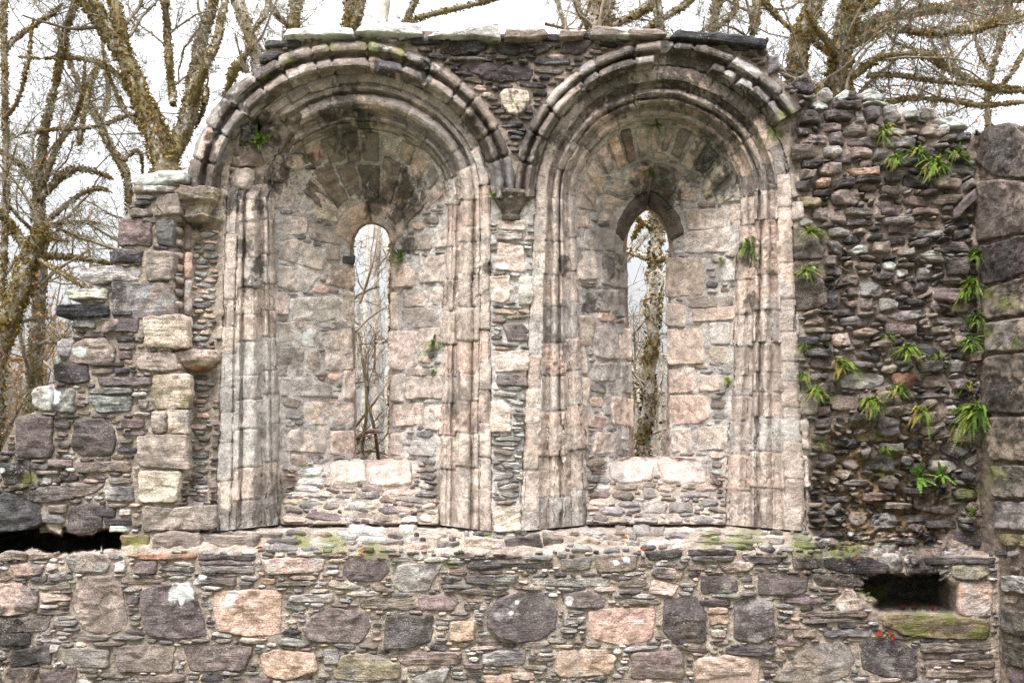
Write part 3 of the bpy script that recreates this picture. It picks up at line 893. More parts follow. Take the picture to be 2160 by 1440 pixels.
# the far side is laid in the same metres as the front outline, straight behind it
Wf = P(PX, PY, D0 * 0); Wf[..., 1] = DB
rel = Wf - CAM; dep = rel[..., 1] * CT + rel[..., 2] * ST; bu = CX + F * rel[..., 0] / dep; bv = CY - F * (rel[..., 2] * CT - rel[..., 1] * ST) / dep
BACK = inpoly(PX, PY, OUT)
for k, w in WIN.items(): BACK &= ~gro(w['E']).inside(bu, bv)
mb = MB(); idx = -np.ones(BACK.shape, np.int64)
idx[BACK] = np.arange(BACK.sum()); q = np.stack([idx[:-1, :-1], idx[:-1, 1:], idx[1:, 1:], idx[1:, :-1]], -1).reshape(-1, 4); q = q[(q >= 0).all(1)]
mb.add(Wf[BACK], q, None, MORT_L * .8, (.1, .3, .3)); put(mb, 'rear_face', wall)
RC = np.broadcast_to(lin((128, 112, 100)) * ALB, PX.shape + (3,))
RM = (PX > 2040) & (DR < D0 + .06) & inpoly(PX, PY, [(2040, 300), (2074, 276), (2160, 264), (2700, 180), (2700, 1760), (2040, 1760)])
put(bed(RM, DR + .02, np.broadcast_to(NORR, PX.shape + (3,)), RC, .014), 'mortar_core', side)
# ------------------------------------------------------------------ windows
WINOBJ = {}
def roll(t0, t1, d0, r, n=7): return [(t0 + (t1 - t0) * (1 - math.cos(math.pi * i / (n - 1))) / 2, d0 - r * math.sin(math.pi * i / (n - 1))) for i in range(n)]
PROF = {'A': [(-.06, .10), (0, .0), (.05, -.010), (.20, -.002), (.215, .022), (.235, .022), (.25, .006), (.32, .012), (.335, .035), (.35, .065), (.38, .075)] + roll(.385, .64, .08, .075) + [(.65, .09), (.67, .12), (.71, .138), (.75, .135), (.765, .125)] + roll(.77, .84, .13, .028, 5) + [(.85, .155), (.865, .175), (.88, .165), (.93, .18), (.97, .215), (1.0, DC), (1.05, DC + .03)],
        'B': [(-.06, .10), (0, .0), (.05, -.010), (.27, .0), (.285, .035), (.31, .07), (.35, .09), (.395, .095), (.41, .09)] + roll(.42, .57, .10, .085) + [(.578, .10), (.592, .125), (.605, .105)] + roll(.612, .685, .10, .045, 5) + [(.695, .125), (.715, .15), (.76, .17), (.80, .165), (.83, .15), (.85, .145), (.93, .17), (.97, .205), (1.0, DC), (1.05, DC + .03)]}
JOINTS = {'A': ([470, 543, 606, 664, 720, 790, 842, 905, 984, 1052], [478, 512, 580, 648, 720, 788, 845, 912, 985, 1050]), 'B': ([508, 580, 646, 722, 790, 866, 960, 1046], [464, 508, 580, 655, 724, 785, 826, 880, 952, 1030])}
def sweep(rings, prof, tn, nL, nA, joints, cols, bump=.008, jw=2.2, jd=.016, extra=None, seed=0, arc_n=11, wearpx=0.0, tmin=0.0):
    """a moulded course carried up one jamb, round the arch and down the other; joints cut it into blocks"""
    ts = np.array(tn); path = [rmix(rings[0], rings[1], t).path(nL=nL, nA=nA) for t in ts]
    S = len(path[0]); XY = np.stack(path, 1)                        # S x T x 2
    Y = np.interp(ts, [p[0] for p in prof], [p[1] for p in prof])[None, :].repeat(S, 0)
    lab = np.zeros((S, len(ts)), int); dj = np.full((S, len(ts)), 99.0)
    sidx = np.arange(S); mid = path[len(ts) // 2]
    L = np.concatenate([[0], np.cumsum(np.linalg.norm(np.diff(mid, axis=0), axis=1))])
    cuts = []
    for j in (joints[0] if joints else []): cuts.append(L[:nL][np.argmin(np.abs(mid[:nL, 1] - j))])
    aL = (L[nL - 1], L[nL + nA - 3]); rr = random.Random(seed)
    a = np.linspace(aL[0], aL[1], arc_n + 1)
    cuts += [x + rr.uniform(-.24, .24) * (a[1] - a[0]) for x in (a if joints else a[1:-1])]
    for j in (joints[1] if joints else []):
        o = nL + nA - 2; cuts.append(L[o:][np.argmin(np.abs(mid[o:, 1] - j))])
    cuts = np.sort(np.array(cuts))
    zj = perlin(np.stack([ts * 6 + seed, ts * 0, ts * 0 + .5], -1))
    Ls = L[:, None] + 2.2 * zj[None, :] + (24 * (ts < .26) - 9 * (ts > .70))[None, :] * bool(joints)
    dj = np.abs(Ls[..., None] - cuts).min(-1); lab = (Ls[..., None] > cuts).sum(-1)
    nb = len(cuts) + 1; off = np.array([rr.gauss(0, .003) for _ in range(nb)]); mids = (np.concatenate([[0], cuts]) + np.concatenate([cuts, [L[-1]]])) / 2; acol = 'nnNkNpnb' if joints else cols; cb = np.array([colr(rr.choice(acol if rr.random() < .95 * float(sst(0, .26, min(mids[i] - aL[0], aL[1] - mids[i]) / (aL[1] - aL[0]))) else cols)) * rr.gauss(1, .07) for i in range(nb)]); cs = np.array([colr(rr.choice('gnnkwgN')) for _ in range(nb)])
    tb_ = np.array([rr.gauss(0, .009) for _ in range(nb)]); Y = np.interp(np.clip(ts[None, :] + tb_[lab] * ((ts > .1) & (ts < .95))[None, :], ts[0], ts[-1]), [p[0] for p in prof], [p[1] for p in prof])
    W = P(XY[..., 0], XY[..., 1], Y)
    N = np.cross(np.gradient(W, axis=1), np.gradient(W, axis=0)); N /= np.linalg.norm(N, axis=-1)[..., None] + 1e-12; N[N[..., 1] > .05] *= -1
    A = fbm(W * 8 + seed, 5, .56); big = perlin(W * 3.3 + seed)
    wz = perlin(W * 5 + 40 + seed); pf = np.interp(ts, [p[0] for p in prof], [p[1] for p in prof]); sm = np.interp(ts, np.linspace(ts[0], ts[-1], 60), np.convolve(np.pad(np.interp(np.linspace(ts[0], ts[-1], 60), ts, pf), 5, mode='edge'), np.ones(11) / 11, 'valid')); ero = np.clip(fbm(W * np.array([6, 6, 4.]) + 60 + seed, 4, .6) * 1.6 - .25, 0, .75)
    eb = np.array([rr.choice((.15, .3, .5, 1.0, 1.3)) for _ in range(nb)]); ero = np.clip(ero * eb[lab] + .25 * (eb[lab] > .9) * (A > -.1), 0, .9)
    if not joints: ero = ero * .5
    dh = bump * 1.7 * A - ero * np.clip(sm - pf, -.03, .05)[None, :] + .004 * perlin(W * 38) + off[lab] * (ts[None, :] > .02) - jd * np.exp(-(dj / jw) ** 2) - .03 * np.clip(wz - .38, 0, 1)
    W = W + N * dh[..., None]
    if extra is not None: W[..., 1] -= extra(L, ts, XY, aL)
    g = sst(-.1, .25, fbm(W * 5 + 70, 4, .6))[..., None] * .7
    if joints: pale = lin((197, 184, 174)) * ALB; cb = cb * .7 + pale * .3; cs = cs * .85 + pale * .15
    c = cb[lab] * (1 - g) + cs[lab] * g; jm = np.exp(-(dj / (jw * .9)) ** 2)[..., None] * .35; c = c * (1 - jm) + MORT_W * .8 * jm
    sn = stain_shade(XY[..., 0], XY[..., 1]); c = c * (1 - sn) + BLACK * sn
    l, m = marks(XY[..., 0], XY[..., 1]); mix = np.stack([l, np.maximum(m, .02), l * 0 + .05], -1)
    ab = np.array([rr.random() for _ in range(nb)]); mb = MB(); mb.add(W.reshape(-1, 3), gridquads(S, len(ts)), None, np.clip(c, .01, .9).reshape(-1, 3), mix.reshape(-1, 3), ab[lab].reshape(-1)); return mb
WLAB = {'A': 'round arched slit window with a broken moulded order and a fern at its left haunch', 'B': 'round arched slit window with a slit drawn up to a point and a red jamb block'}
for k, w in WIN.items():
    tn = np.unique(np.concatenate([np.linspace(-.06, 1.05, 70), [p[0] for p in PROF[k]]]))
    def broken(L, ts, XY, aL, k=k):
        d = np.zeros(XY.shape[:2]); x, y = XY[..., 0], XY[..., 1]
        if k == 'A':                                                 # the left haunch has lost its mouldings
            z = sst(.0, .12, perlin(np.stack([x / 22, y / 22, x * 0 + 2], -1)) * .12 + np.minimum(np.minimum((y - 235) / 60, (600 - y) / 150), (600 - x) / 60 + (400 - y) / 260) * .4)
            hgt = fbm(np.stack([x / 28, y / 20, x * 0 + 7], -1), 4)
            smooth = np.interp(ts, [0, .3, .85, 1], [0, .03, DC - .06, DC - .05])[None, :] - np.interp(ts, [p[0] for p in PROF[k]], [p[1] for p in PROF[k]])[None, :]
            z2 = z * sst(420, 380, y)
            d -= z2 * (smooth * .9 + .05 + .07 * hgt) + .16 * np.exp(-(((x - 528) / 15) ** 2 + ((y - 256) / 13) ** 2))
        return d
    ob = empty('arched_window', tuple(P((w['A'].p[1] + w['A'].p[3]) / 2, 1120, 0.))); bpy.context.view_layer.update(); ob.parent = wall; ob['label'] = WLAB[k]; bpy.context.view_layer.update()
    put(sweep((w['A'], w['C']), PROF[k], tn, 235, 250, JOINTS[k], 'bbbkwbb' if k == 'A' else 'bkwbbb', (.0055), 1.2, .007, broken, 3 if k == 'A' else 11, 12), 'moulded_surround', ob)
    WINOBJ[k] = ob
    # splayed reveal: mortar bed and, through the thickness, the slit's own jambs
    rv = bed(gro(w['C']).inside(PX, PY) & ~rmix(w['C'], w['E'], .985).inside(PX, PY), DEP, NORB, MORT_W + (MORT_L * .92 - MORT_W) * sst(970, 1010, PY)[..., None], .012)
    E = w['E']; E2 = Ring(E.p[0] + 3, E.p[1] + 3, E.p[2] - 3, E.p[3] - 3, E.p[4], E.p[5] + 3, E.p[6] - 2, E.p[7], E.p[8])
    Ee = rmix(w['C'], w['E'], .955)
    p1 = np.concatenate([Ee.path(nL=150, nA=90)]); p0 = np.concatenate([E.path(nL=150, nA=90)]); p2 = E2.path(nL=150, nA=90)
    def close(p): return np.concatenate([p, np.stack([np.linspace(p[-1, 0], p[0, 0], 26)[1:-1], np.linspace(p[-1, 1], p[0, 1], 26)[1:-1]], 1)])
    p0, p1, p2 = close(p0), close(p1), close(p2); lay = []; 
    cen = np.array([(E.p[0] + E.p[2]) / 2, 720.])
    jag = perlin(np.stack([p0[:, 0] / 20, p0[:, 1] / 20, p0[:, 0] * 0 + (4 if k == 'A' else 8)], -1)) * 5 + perlin(np.stack([p0[:, 0] / 6, p0[:, 1] / 6, p0[:, 0] * 0 + 2], -1)) * 2.5
    out = np.stack([np.sign(p0[:, 0] - cen[0]) * (np.abs(p0[:, 0] - cen[0]) > 6), np.where(p0[:, 1] < E.p[4], -.5, 0)], 1)
    lay.append(P(p1[:, 0], p1[:, 1], np.full(len(p1), DE - .02)))
    for s in np.linspace(0, 1, 12):
        pp = p0 * (1 - s) + p2 * s + out * jag[:, None] * (1 - .3 * s) * .7 - out * 1.0
        lay.append(P(pp[:, 0], pp[:, 1], np.full(len(pp), DE + .015 + (DB - DE) * s)))
    W = np.stack(lay); A = fbm(W * 8, 4); cc = colr('k') * .55 + colr('n') * .45
    rv.add(W.reshape(-1, 3) + .012 * A.reshape(-1)[:, None] * np.array([1, 1, 1]), gridquads(13, len(p0), True), None, cc, (0, .12, .1))
    put(rv, 'splayed_reveal', ob)
# rough stones showing where the left haunch has lost its mouldings
# smooth worn head stones round the top of each slit
def headstone(k, a0, a1, t0, t1, c, h=.03):
    w = WIN[k]; pts = []
    for t, aa in ((t0, np.linspace(a0, a1, 14)), (t1, np.linspace(a1, a0, 14))):
        r = rmix(w['C'], w['E'], t); xl0, xl1, xr0, xr1, ys, yt, yb, q, rr = r.p
        for a in aa:
            ph = R(180 - a); cx = math.cos(ph); x = (xl0 + xr0) / 2 + (xr0 - xl0) / 2 * math.copysign(abs(cx) ** (2 / q), cx); y = ys - (ys - yt) * abs(math.sin(ph)) ** (2 / rr) * (1 if math.sin(ph) >= 0 else -1)
            pts.append((x, y))
    return pts
def part_stone(name, parent, poly, c, **kw):
    mb = MB(); stone(mb, poly, c, **kw); return put(mb, name, parent)
for k, sp in (('A', [(4, 88, .78, .99), (90, 176, .78, .99)]), ('B', [(2, 84, .80, .985), (92, 178, .80, .985)])):
    for a0, a1, t0, t1 in sp: part_stone('slit_head', WINOBJ[k], headstone(k, a0, a1, t0, t1, 'n'), 'k' if k == 'A' else 'N', h=.035, edge=.02, skirt=.03, wear=1.5, rough=.7, two=.6)
for x0, y0, x1, y1, c in ((498, 306, 552, 352, 'n'), (552, 338, 598, 384, 'n'), (488, 356, 528, 404, 'b'), (532, 388, 566, 436, 'b'), (506, 262, 540, 300, 'N'), (596, 322, 640, 356, 'b')):
    part_stone('ashlar_block', WINOBJ['A'], rectpoly(x0, y0, x1, y1), c, h=.05, edge=.02, skirt=.06, wear=3.2, yoff=-.0, facet=2, two=.6)
# radiating stones of the arched soffits
def ring_blocks(k, spec):
    for a0, a1, t0, t1, c in spec:
        mid = headstone(k, a0 + .9, a1 - .9, t0, t1, c)
        part_stone('voussoir', WINOBJ[k], mid, c, h=.02 if k == 'A' else .03, edge=.012, skirt=.03, wear=2.4, rough=1.1, rnd=1, two=.5)
ring_blocks('A', [(46, 60, .04, .22, 'k'), (60, 76, .03, .30, 'n'), (76, 88, .03, .34, 'n'), (88, 103, .03, .34, 'n'), (104, 118, .03, .22, 'b'), (118, 131, .03, .22, 'n'), (132, 146, .06, .30, 'b'), (147, 160, .04, .26, 'w'), (161, 175, .06, .40, 'b'),
                  (40, 62, .27, .70, 'n'), (63, 82, .34, .70, 'n'), (83, 104, .38, .74, 'N'), (105, 124, .26, .74, 'n'), (125, 146, .33, .72, 'n'), (148, 168, .32, .72, 'n'), (22, 38, .30, .72, 'n')])
ring_blocks('B', [(38, 49, .05, .34, 'b'), (50, 60, .04, .40, 'k'), (61, 71, .04, .42, 'n'), (72, 83, .05, .40, 'b'), (85, 94, .06, .36, 'b'), (96, 104, .08, .34, 'n'), (106, 117, .05, .36, 'n'), (119, 131, .05, .40, 'b'), (132, 143, .06, .34, 'd'), (145, 160, .08, .42, 'b'), (161, 176, .05, .30, 'b'),
                  (22, 36, .06, .40, 'b'), (60, 86, .50, .76, 'k'), (92, 128, .48, .78, 'n'), (6, 20, .06, .34, 'b')])
# ------------------------------------------------------------------ hood moulds over the arches: proud of the wall, with two rolls and a hollow
HOOD = {'A': (Ring(398, 392, 1088, 1090, 408, 84, 440), Ring(470, 476, 1033, 1030, 408, 164, 440)), 'B': (Ring(1083, 1080, 1740, 1745, 408, 84, 440), Ring(1132, 1134, 1666, 1670, 408, 150, 440))}
HP = [(-.05, .12), (0, .04), (.04, -.035), (.10, -.085), (.18, -.10), (.27, -.095), (.33, -.06), (.37, -.02), (.42, -.012), (.46, -.04), (.50, -.09), (.57, -.125), (.66, -.13), (.73, -.11), (.76, -.07), (.80, -.045), (.90, -.02), (1.0, .05), (1.05, .12)]
def hood(k, seed, brk, lo, hi, narc):
    rg = HOOD[k]; tn = np.linspace(-.05, 1.05, 60)
    def extra(L, ts, XY, aL):
        d = np.zeros(XY.shape[:2]); ang = np.degrees(np.interp(L, [aL[0], aL[1]], [0, np.pi]))
        base = np.interp(ts, [p[0] for p in HP], [p[1] for p in HP])
        for a0, a1, t0, t1, lvl in brk:
            m = sst(a0 - .7, a0 + .7, ang)[:, None] * sst(a1 + .7, a1 - .7, ang)[:, None] * sst(t0 - .04, t0 + .04, ts)[None] * sst(t1 + .04, t1 - .04, ts)[None]
            d = d - m * np.clip(lvl - base, 0, 1)[None]
        return d
    mb = sweep(rg, HP, tn, 12, 300, None, 'nNNgnnNd' if k == 'A' else 'nNdNnnNg', .009, 2.6, .026, extra, seed, narc)
    n = len(tn); V = mb.v[0].reshape(-1, n, 3); L = np.arange(V.shape[0]); a = np.degrees(np.clip((L - 11) / 299, 0, 1) * np.pi)
    kp = (a >= lo) & (a <= hi) & (L > 8) & (L < V.shape[0] - 8) if hi > 179 else (a >= lo) & (a <= hi) & (L > 8)
    i0, i1 = np.where(kp)[0][[0, -1]]; m2 = MB(); sl = slice(i0, i1 + 1)
    Vs = V[sl]; mb2 = (mb.c[0].reshape(-1, n, 3)[sl], mb.m[0].reshape(-1, n, 3)[sl], mb.al[0].reshape(-1, n)[sl].reshape(-1))
    m2.add(Vs.reshape(-1, 3), gridquads(len(Vs), n), None, mb2[0].reshape(-1, 3), mb2[1].reshape(-1, 3), mb2[2])
    for e, s in ((Vs[0], 1), (Vs[-1], -1)):                          # close the broken ends
        b = e.copy(); b[:, 1] = .12; m2.add(np.concatenate([e, (e + b) / 2 + .01 * RNG.normal(size=e.shape), b]), gridquads(3, n), None, colr('n'), (0, .2, 0))
    return put(m2, 'hood_mould', WINOBJ[k])
hood('A', 5, [(96, 100, .45, .8, -.05), (38, 40, -.1, 1, -.03), (118, 121, .1, .9, -.05), (146, 149, .45, .9, -.06), (20, 23, .1, .4, -.05)], 0, 180, 15)
hood('B', 9, [(86, 110, .43, 1.05, .03), (121, 123, .4, 1.0, .0), (88, 91, -.1, .45, -.01), (52, 55, .45, 1, -.06)], 0, 147, 14)
# ------------------------------------------------------------------ corbels
def lathe(mb, cx, cz, y0, prof, c, a0=180, a1=360, sq=0.0, seg=64, rough=.006, moss=.1, lich=.0, squash=1.0, c2=None):
    an = np.radians(np.linspace(a0, a1, seg)); V = []; C = []
    for i, (r, z) in enumerate(prof):
        f = 1 / np.maximum(np.abs(np.cos(an)), np.abs(np.sin(an))) * sq + (1 - sq)
        V.append(np.stack([cx + r * f * np.cos(an), y0 + r * f * np.sin(an) * squash, np.full(seg, cz + z)], -1))
    V = np.array(V); n = fbm(V * 11 + cx, 5, .6); V = V + rough * n[..., None] * 2.2 * np.stack([np.cos(an), np.sin(an), an * 0 + .4], -1)[None]
    g = sst(-.1, .3, fbm(V * 7 + 3, 4))[..., None] * .7; cc = colr(c) * (1 - g) + colr(c2 or 'N') * g
    mb.add(V.reshape(-1, 3), gridquads(len(prof), seg), None, cc.reshape(-1, 3), (lich, moss, .1))
def dense(prof, n=8):
    o = []
    for (a, b), (c, d) in zip(prof[:-1], prof[1:]): o += [(a + (c - a) * i / n, b + (d - b) * i / n) for i in range(n)]
    return o + [prof[-1]]
def at(px, py, Y=0.): return P(px, py, Y)
mb = MB(); p = at(1078, 405); lathe(mb, p[0], p[2], .03, dense([(.0, .0), (.12, .004), (.142, -.005), (.145, -.028), (.128, -.05), (.075, -.155), (.068, -.175), (.074, -.19), (.066, -.215), (.0, -.222)]), 'N', sq=.25, moss=.12, c2='n')
put(mb, 'corbel', wall, 'tapered stone corbel where the two hood moulds meet')
mb = MB(); p = at(428, 405); lathe(mb, p[0] - .02, p[2], .0, dense([(0, .0), (.13, .01), (.155, 0), (.16, -.04), (.15, -.085), (.115, -.10), (.10, -.12), (.10, -.19), (.115, -.20), (.08, -.232), (0, -.236)]), 'n', sq=.5, rough=.014, moss=.34, c2='y')
lathe(mb, p[0] - .14, p[2] - .02, .02, dense([(0, .0), (.12, .0), (.14, -.02), (.14, -.10), (.09, -.15), (0, -.17)]), 'n', sq=.6, rough=.014, moss=.2)
put(mb, 'corbel', wall, 'pitted mossy corbel carrying the left foot of the hood mould')
mb = MB(); p = at(418, 742); lathe(mb, p[0], p[2], .05, dense([(0, .01), (.15, .01), (.168, -.005), (.172, -.045), (.165, -.07), (.12, -.11), (.06, -.135), (0, -.14)]), 'n', sq=.3, rough=.008, moss=.15, c2='b')
lathe(mb, p[0] - .0, p[2] - .075, .05, dense([(.15, 0), (.12, -.035), (.06, -.062), (0, -.066)]), 'O', sq=.3, rough=.004, moss=0, c2='o')
put(mb, 'corbel', wall, 'shallow bowl shaped bracket with a rusty orange underside')
# ------------------------------------------------------------------ coping slabs on the wall top
CAPS = [('W', [(598, 78), (606, 60), (742, 58), (748, 74)], 'long pale lichened coping slab left of the first arch crown'), ('W', [(750, 66), (762, 49), (880, 50), (895, 72), (820, 72)], 'white lichened coping slab above the first arch crown'),
        ('w', [(900, 76), (935, 62), (1010, 50), (1050, 50), (1058, 80), (1000, 78)], 'tilted pale coping slab with dark folds'), ('n', [(1063, 80), (1068, 60), (1150, 62), (1158, 74), (1130, 82)], 'brown coping slab above the corbel'),
        ('n', [(1180, 80), (1182, 64), (1230, 65), (1232, 78)], 'short brown coping block'), ('n', [(1243, 76), (1250, 57), (1390, 62), (1408, 72), (1370, 79)], 'coping slab with a white lichen patch'),
        ('D', [(1413, 80), (1430, 64), (1520, 68), (1625, 80), (1620, 98), (1540, 92)], 'black ridged slate slab over the right arch'), ('W', [(274, 388), (282, 374), (340, 360), (392, 360), (390, 380), (350, 388), (300, 394)], 'white lichened slab on the stepped left shoulder')]
def slab(poly, c, y0, y1, label, lich, slate):
    """a real slab: its outline at the front, carried back over the wall with a worn top"""
    b = outline(poly, 3.0, 1.6, 0); n = len(b); lay = []; cen = b.mean(0)
    for f in (.0, .35, .7, .9): lay.append((cen + f * (b - cen), y0 + (.012 if f > .8 else .0)))
    W = [P(pp[:, 0], pp[:, 1], np.full(n, Yd)) for pp, Yd in lay]; fr_ = P(b[:, 0], b[:, 1], np.full(n, y0 + .02))
    for s in np.linspace(0, 1, 10):
        v = fr_.copy(); v[:, 1] = y0 + .02 + (y1 - y0) * s; W.append(v)
    W = np.array(W); W += .016 * np.stack([fbm(W * 6, 4), fbm(W * 6 + 9, 4), fbm(W * np.array([4, 4, 16.]) + 20, 4)], -1)
    mb = MB(); g = sst(-.1, .3, fbm(W * 5 + 3, 4))[..., None] * .7; cc = colr(c) * (1 - g) + colr('g' if c != 'D' else 'D') * g
    l, m = marks(*np.repeat(b[None], len(W), 0).transpose(2, 0, 1))
    mb.add(W.reshape(-1, 3), gridquads(len(W), n, True), None, cc.reshape(-1, 3), np.stack([np.maximum(l * .9, lich).ravel(), np.full(W.shape[0] * n, .15), np.full(W.shape[0] * n, slate)], -1))
    put(mb, 'coping_slab', wall, label)
for c, poly, lb in CAPS: slab(poly, c, -.10 if 'left shoulder' not in lb else -.17, .84, lb, .62 if c == 'W' else .3 if c == 'w' else .1, .8 if c == 'D' else .3)
# ------------------------------------------------------------------ the traced stones
big = []
for sec, c, poly, isr in TRACED:
    if sec in 'R': continue
    p = np.asarray(poly); x, y = p[:, 0], p[:, 1]; ar = .5 * abs(np.sum(x * np.roll(y, -1) - np.roll(x, -1) * y))
    if sec in 'FLTUM': big.append(ar)
CUT = sorted(big, reverse=True)[96]
small = MB(); names = {'F': 'rubble_stone', 'L': 'rubble_stone', 'T': 'rubble_stone', 'U': 'rubble_stone', 'M': 'rubble_stone'}
smallw = {'A': MB(), 'B': MB()}
for sec, c, poly, isr in TRACED:
    h, edge, skirt, wear, rgh, slate, const = SEC[sec]; p = np.asarray(poly); x, y = p[:, 0], p[:, 1]
    w_, h_ = x.max() - x.min(), y.max() - y.min(); ar = .5 * abs(np.sum(x * np.roll(y, -1) - np.roll(x, -1) * y))
    flat = w_ / max(h_, 1); 
    if c in 'dDgwn' and flat > 2.6 and sec not in 'AB': slate = .8
    hh = h * random.uniform(.6, 1.3) * (.75 if sec in 'AB' else 1); sk = skirt
    if sec == 'F' and c == 'b': c = random.choice('nbn')
    if sec == 'U': hh = h * random.uniform(.45, 1.25)
    if (x.min() < 245 and sec == 'F') or (sec in 'TU' and y.min() < 235): sk = .55
    if sec == 'L' and c == 'd' and ar > 12000: hh = .03
    kw = dict(h=hh, edge=min(edge * (.8 if sec in 'ABM' else 1), h_ / PXM * .4), skirt=sk, wear=min(wear, h_ * .07 + .5), rough=rgh * min(1, h_ / 30 + .3), rnd=0 if (c in 'bkow' and sec in 'ABM') or sec in 'U' else 1, const=const and sec not in 'M', tilt=.10 if sec == 'U' else .05, slate=slate, facet=4 if sec == 'U' else (2 if sec in 'FLT' and c in 'dDpPgnNwk' else 0), unify=.5 if (sec in 'ABM' and c not in 'pNd') or (sec == 'F' and c == 'n') else (.25 if sec in 'S' else .22 if sec == 'L' else .15 if sec == 'U' else 0), muted=(142, 124, 118) if sec in 'LU' else (146, 134, 128) if sec in 'LF' else (210, 196, 186), two=random.uniform(.25, .7) if c not in 'dD' else .25, moss=.27 if c in 'Y' else .0)
    if sec == 'R': part_stone('weathered_block', side, poly, c, **kw)
    elif sec == 'S': part_stone('sill_stone' if c == 'b' else 'rubble_stone', WINOBJ['A' if x.mean() < 1080 else 'B'], poly, c, **kw)
    elif sec in 'AB': part_stone('ashlar_block', WINOBJ[sec], poly, c, **kw)
    elif ar >= CUT: part_stone(names[sec], wall, poly, c, **kw)
    else: stone(small, poly, c, **kw)
# dog-tooth run beside the left nook
for i, y in enumerate(np.arange(480, 772, 26)): stone(small, [(372, y), (389, y + 3), (388, y + 15), (374, y + 17)], 'b', h=.10, edge=.03, const=True, wear=1)
# dressed edge of the nook, course by course
for y0, y1, c in ((470, 530, 'n'), (532, 588, 'k'), (590, 664, 'b'), (668, 738, 'b')): stone(small, [(390, y0), (404, y0), (403, y1), (389, y1)], c, h=.03, edge=.01, const=False, wear=.8)
# ------------------------------------------------------------------ thin slates and chips packed into the joints
def chip(x, y, w, h, tilt):
    k = random.random(); l, r = random.uniform(.1, .45), random.uniform(.1, .45)
    p = [(-.5, random.uniform(-.2, .3)), (-.5 + l * .6, -.5), (.5 - r * .6, -.5 + random.uniform(0, .25)), (.5, random.uniform(-.3, .2)), (.5 - r * .5, .5), (-.5 + l * .4, .5 - random.uniform(0, .25))]
    ct, s_ = math.cos(tilt), math.sin(tilt)
    return [(x + a * w * ct - b * h * s_, y + a * w * s_ + b * h * ct) for a, b in p]
EDGE = (np.arange(NX)[None] > 0) & WALL
def fill(mb, mask, n, wr, hr, cl, h, gap=1.5, tilt=.06, slate=.8, tiltb=0.0, sect='L', skirt=.045, fac=1):
    iy, ix = np.where(mask & ~OCC)
    if not len(iy): return 0
    cnt = 0
    for _ in range(n):
        j = random.randrange(len(iy))
        if OCC[iy[j], ix[j]]: continue
        x, y = gx[ix[j]], gy[iy[j]]
        w = random.uniform(*wr); hh = min(random.uniform(*hr), w * .8)
        p = chip(x, y, w, hh, random.gauss(tiltb, tilt)); s, m = mark(p, gap)
        if not m.any() or (OCC[s] & m).any() or not (mask[s] | ~m).all(): continue
        stone(mb, p, random.choice(cl), h=h * random.uniform(.4, 1.35), edge=min(.014, hh / PXM * .45), skirt=skirt, wear=min(1.5, hh * .09), rough=.5, const=False, tilt=.08, slate=slate, two=random.uniform(.3, .7), step=3.4, facet=fac)
        cnt += 1
    return cnt
INW = INA['A'] | INA['B']
for k in HOOD:
    OCC |= HOOD[k][0].inside(PX, PY) & ~HOOD[k][1].inside(PX, PY) & (PY < 412)
for k in WIN: OCC |= WIN[k]['A'].inside(PX, PY) & ~INC[k]
OCC |= inpoly(PX, PY, SLOT) | inpoly(PX, PY, NICHE)
OCC |= inpoly(PX, PY, [(366, 400), (472, 400), (466, 470), (366, 470)]) | inpoly(PX, PY, [(366, 738), (470, 738), (466, 792), (390, 792)]) | inpoly(PX, PY, [(1040, 400), (1120, 400), (1104, 470), (1060, 470)])
NOTR = ~RET & WALL
lowm = NOTR & (PY > 1166) & (PX < 2110); inview = (PX > -20) & (PX < 2180) & (PY < 1452)
far = lowm & ~inview
fill(small, far, 900, (50, 130), (26, 70), 'pngkdo', .03, 3, slate=.2)
for wr, hr, n, cl, g_ in (((46, 84), (24, 40), 500, 'pngkdnw', 2.5), ((55, 120), (11, 19), 900, 'ggnwpnd', 2.2), ((35, 80), (8, 15), 2200, 'ggnwpnkgd', 2.2), ((22, 55), (7, 11), 3400, 'ggnwwpnkgd', 2.0), ((16, 34), (5, 9), 3800, 'ggnwwpnkgd', 2.0), ((9, 20), (4, 7), 3600, 'gnwkgd', 1.8)):
    fill(small, lowm & inview, n, wr, hr, cl, .021, g_)
lm = NOTR & (PX < 470) & (PY > 380) & (PY < 1124)
fill(small, lm & (PX < 0), 300, (50, 120), (26, 60), 'pngd', .035, 3, slate=.2)
for wr, hr, n in (((45, 90), (11, 18), 700), ((28, 60), (8, 14), 1800), ((16, 38), (6, 11), 3500), ((11, 22), (5, 8), 3500)):
    fill(small, lm & ~nook, n, wr, hr, 'ppdngwnd', .024)
for wr, hr, n in (((24, 46), (8, 14), 500), ((16, 36), (6, 11), 900), ((11, 20), (5, 8), 900)): fill(small, nook & NOTR, n, wr, hr, 'wgkgn', .02)
ledge = NOTR & (PY > 1120) & (PY <= 1168)
for wr, hr, n in (((40, 90), (9, 16), 600), ((20, 50), (7, 12), 1600), ((10, 24), (5, 9), 2500)): fill(small, ledge, n, wr, hr, 'gnwkgd', .02)
um = NOTR & (PX > 1660) & (PY < 1168) & ~INW & (EARTH < .5)
for wr, hr, n in (((46, 80), (20, 36), 700), ((34, 60), (14, 26), 1400), ((24, 50), (9, 18), 2600), ((16, 34), (7, 12), 3400), ((9, 20), (5, 9), 3200)):
    fill(small, um, n, wr, hr, 'dgpnpdNgnDd', .06, 1.6, .22, .6, -.12, skirt=.08, fac=4)
em = NOTR & (EARTH >= .5)
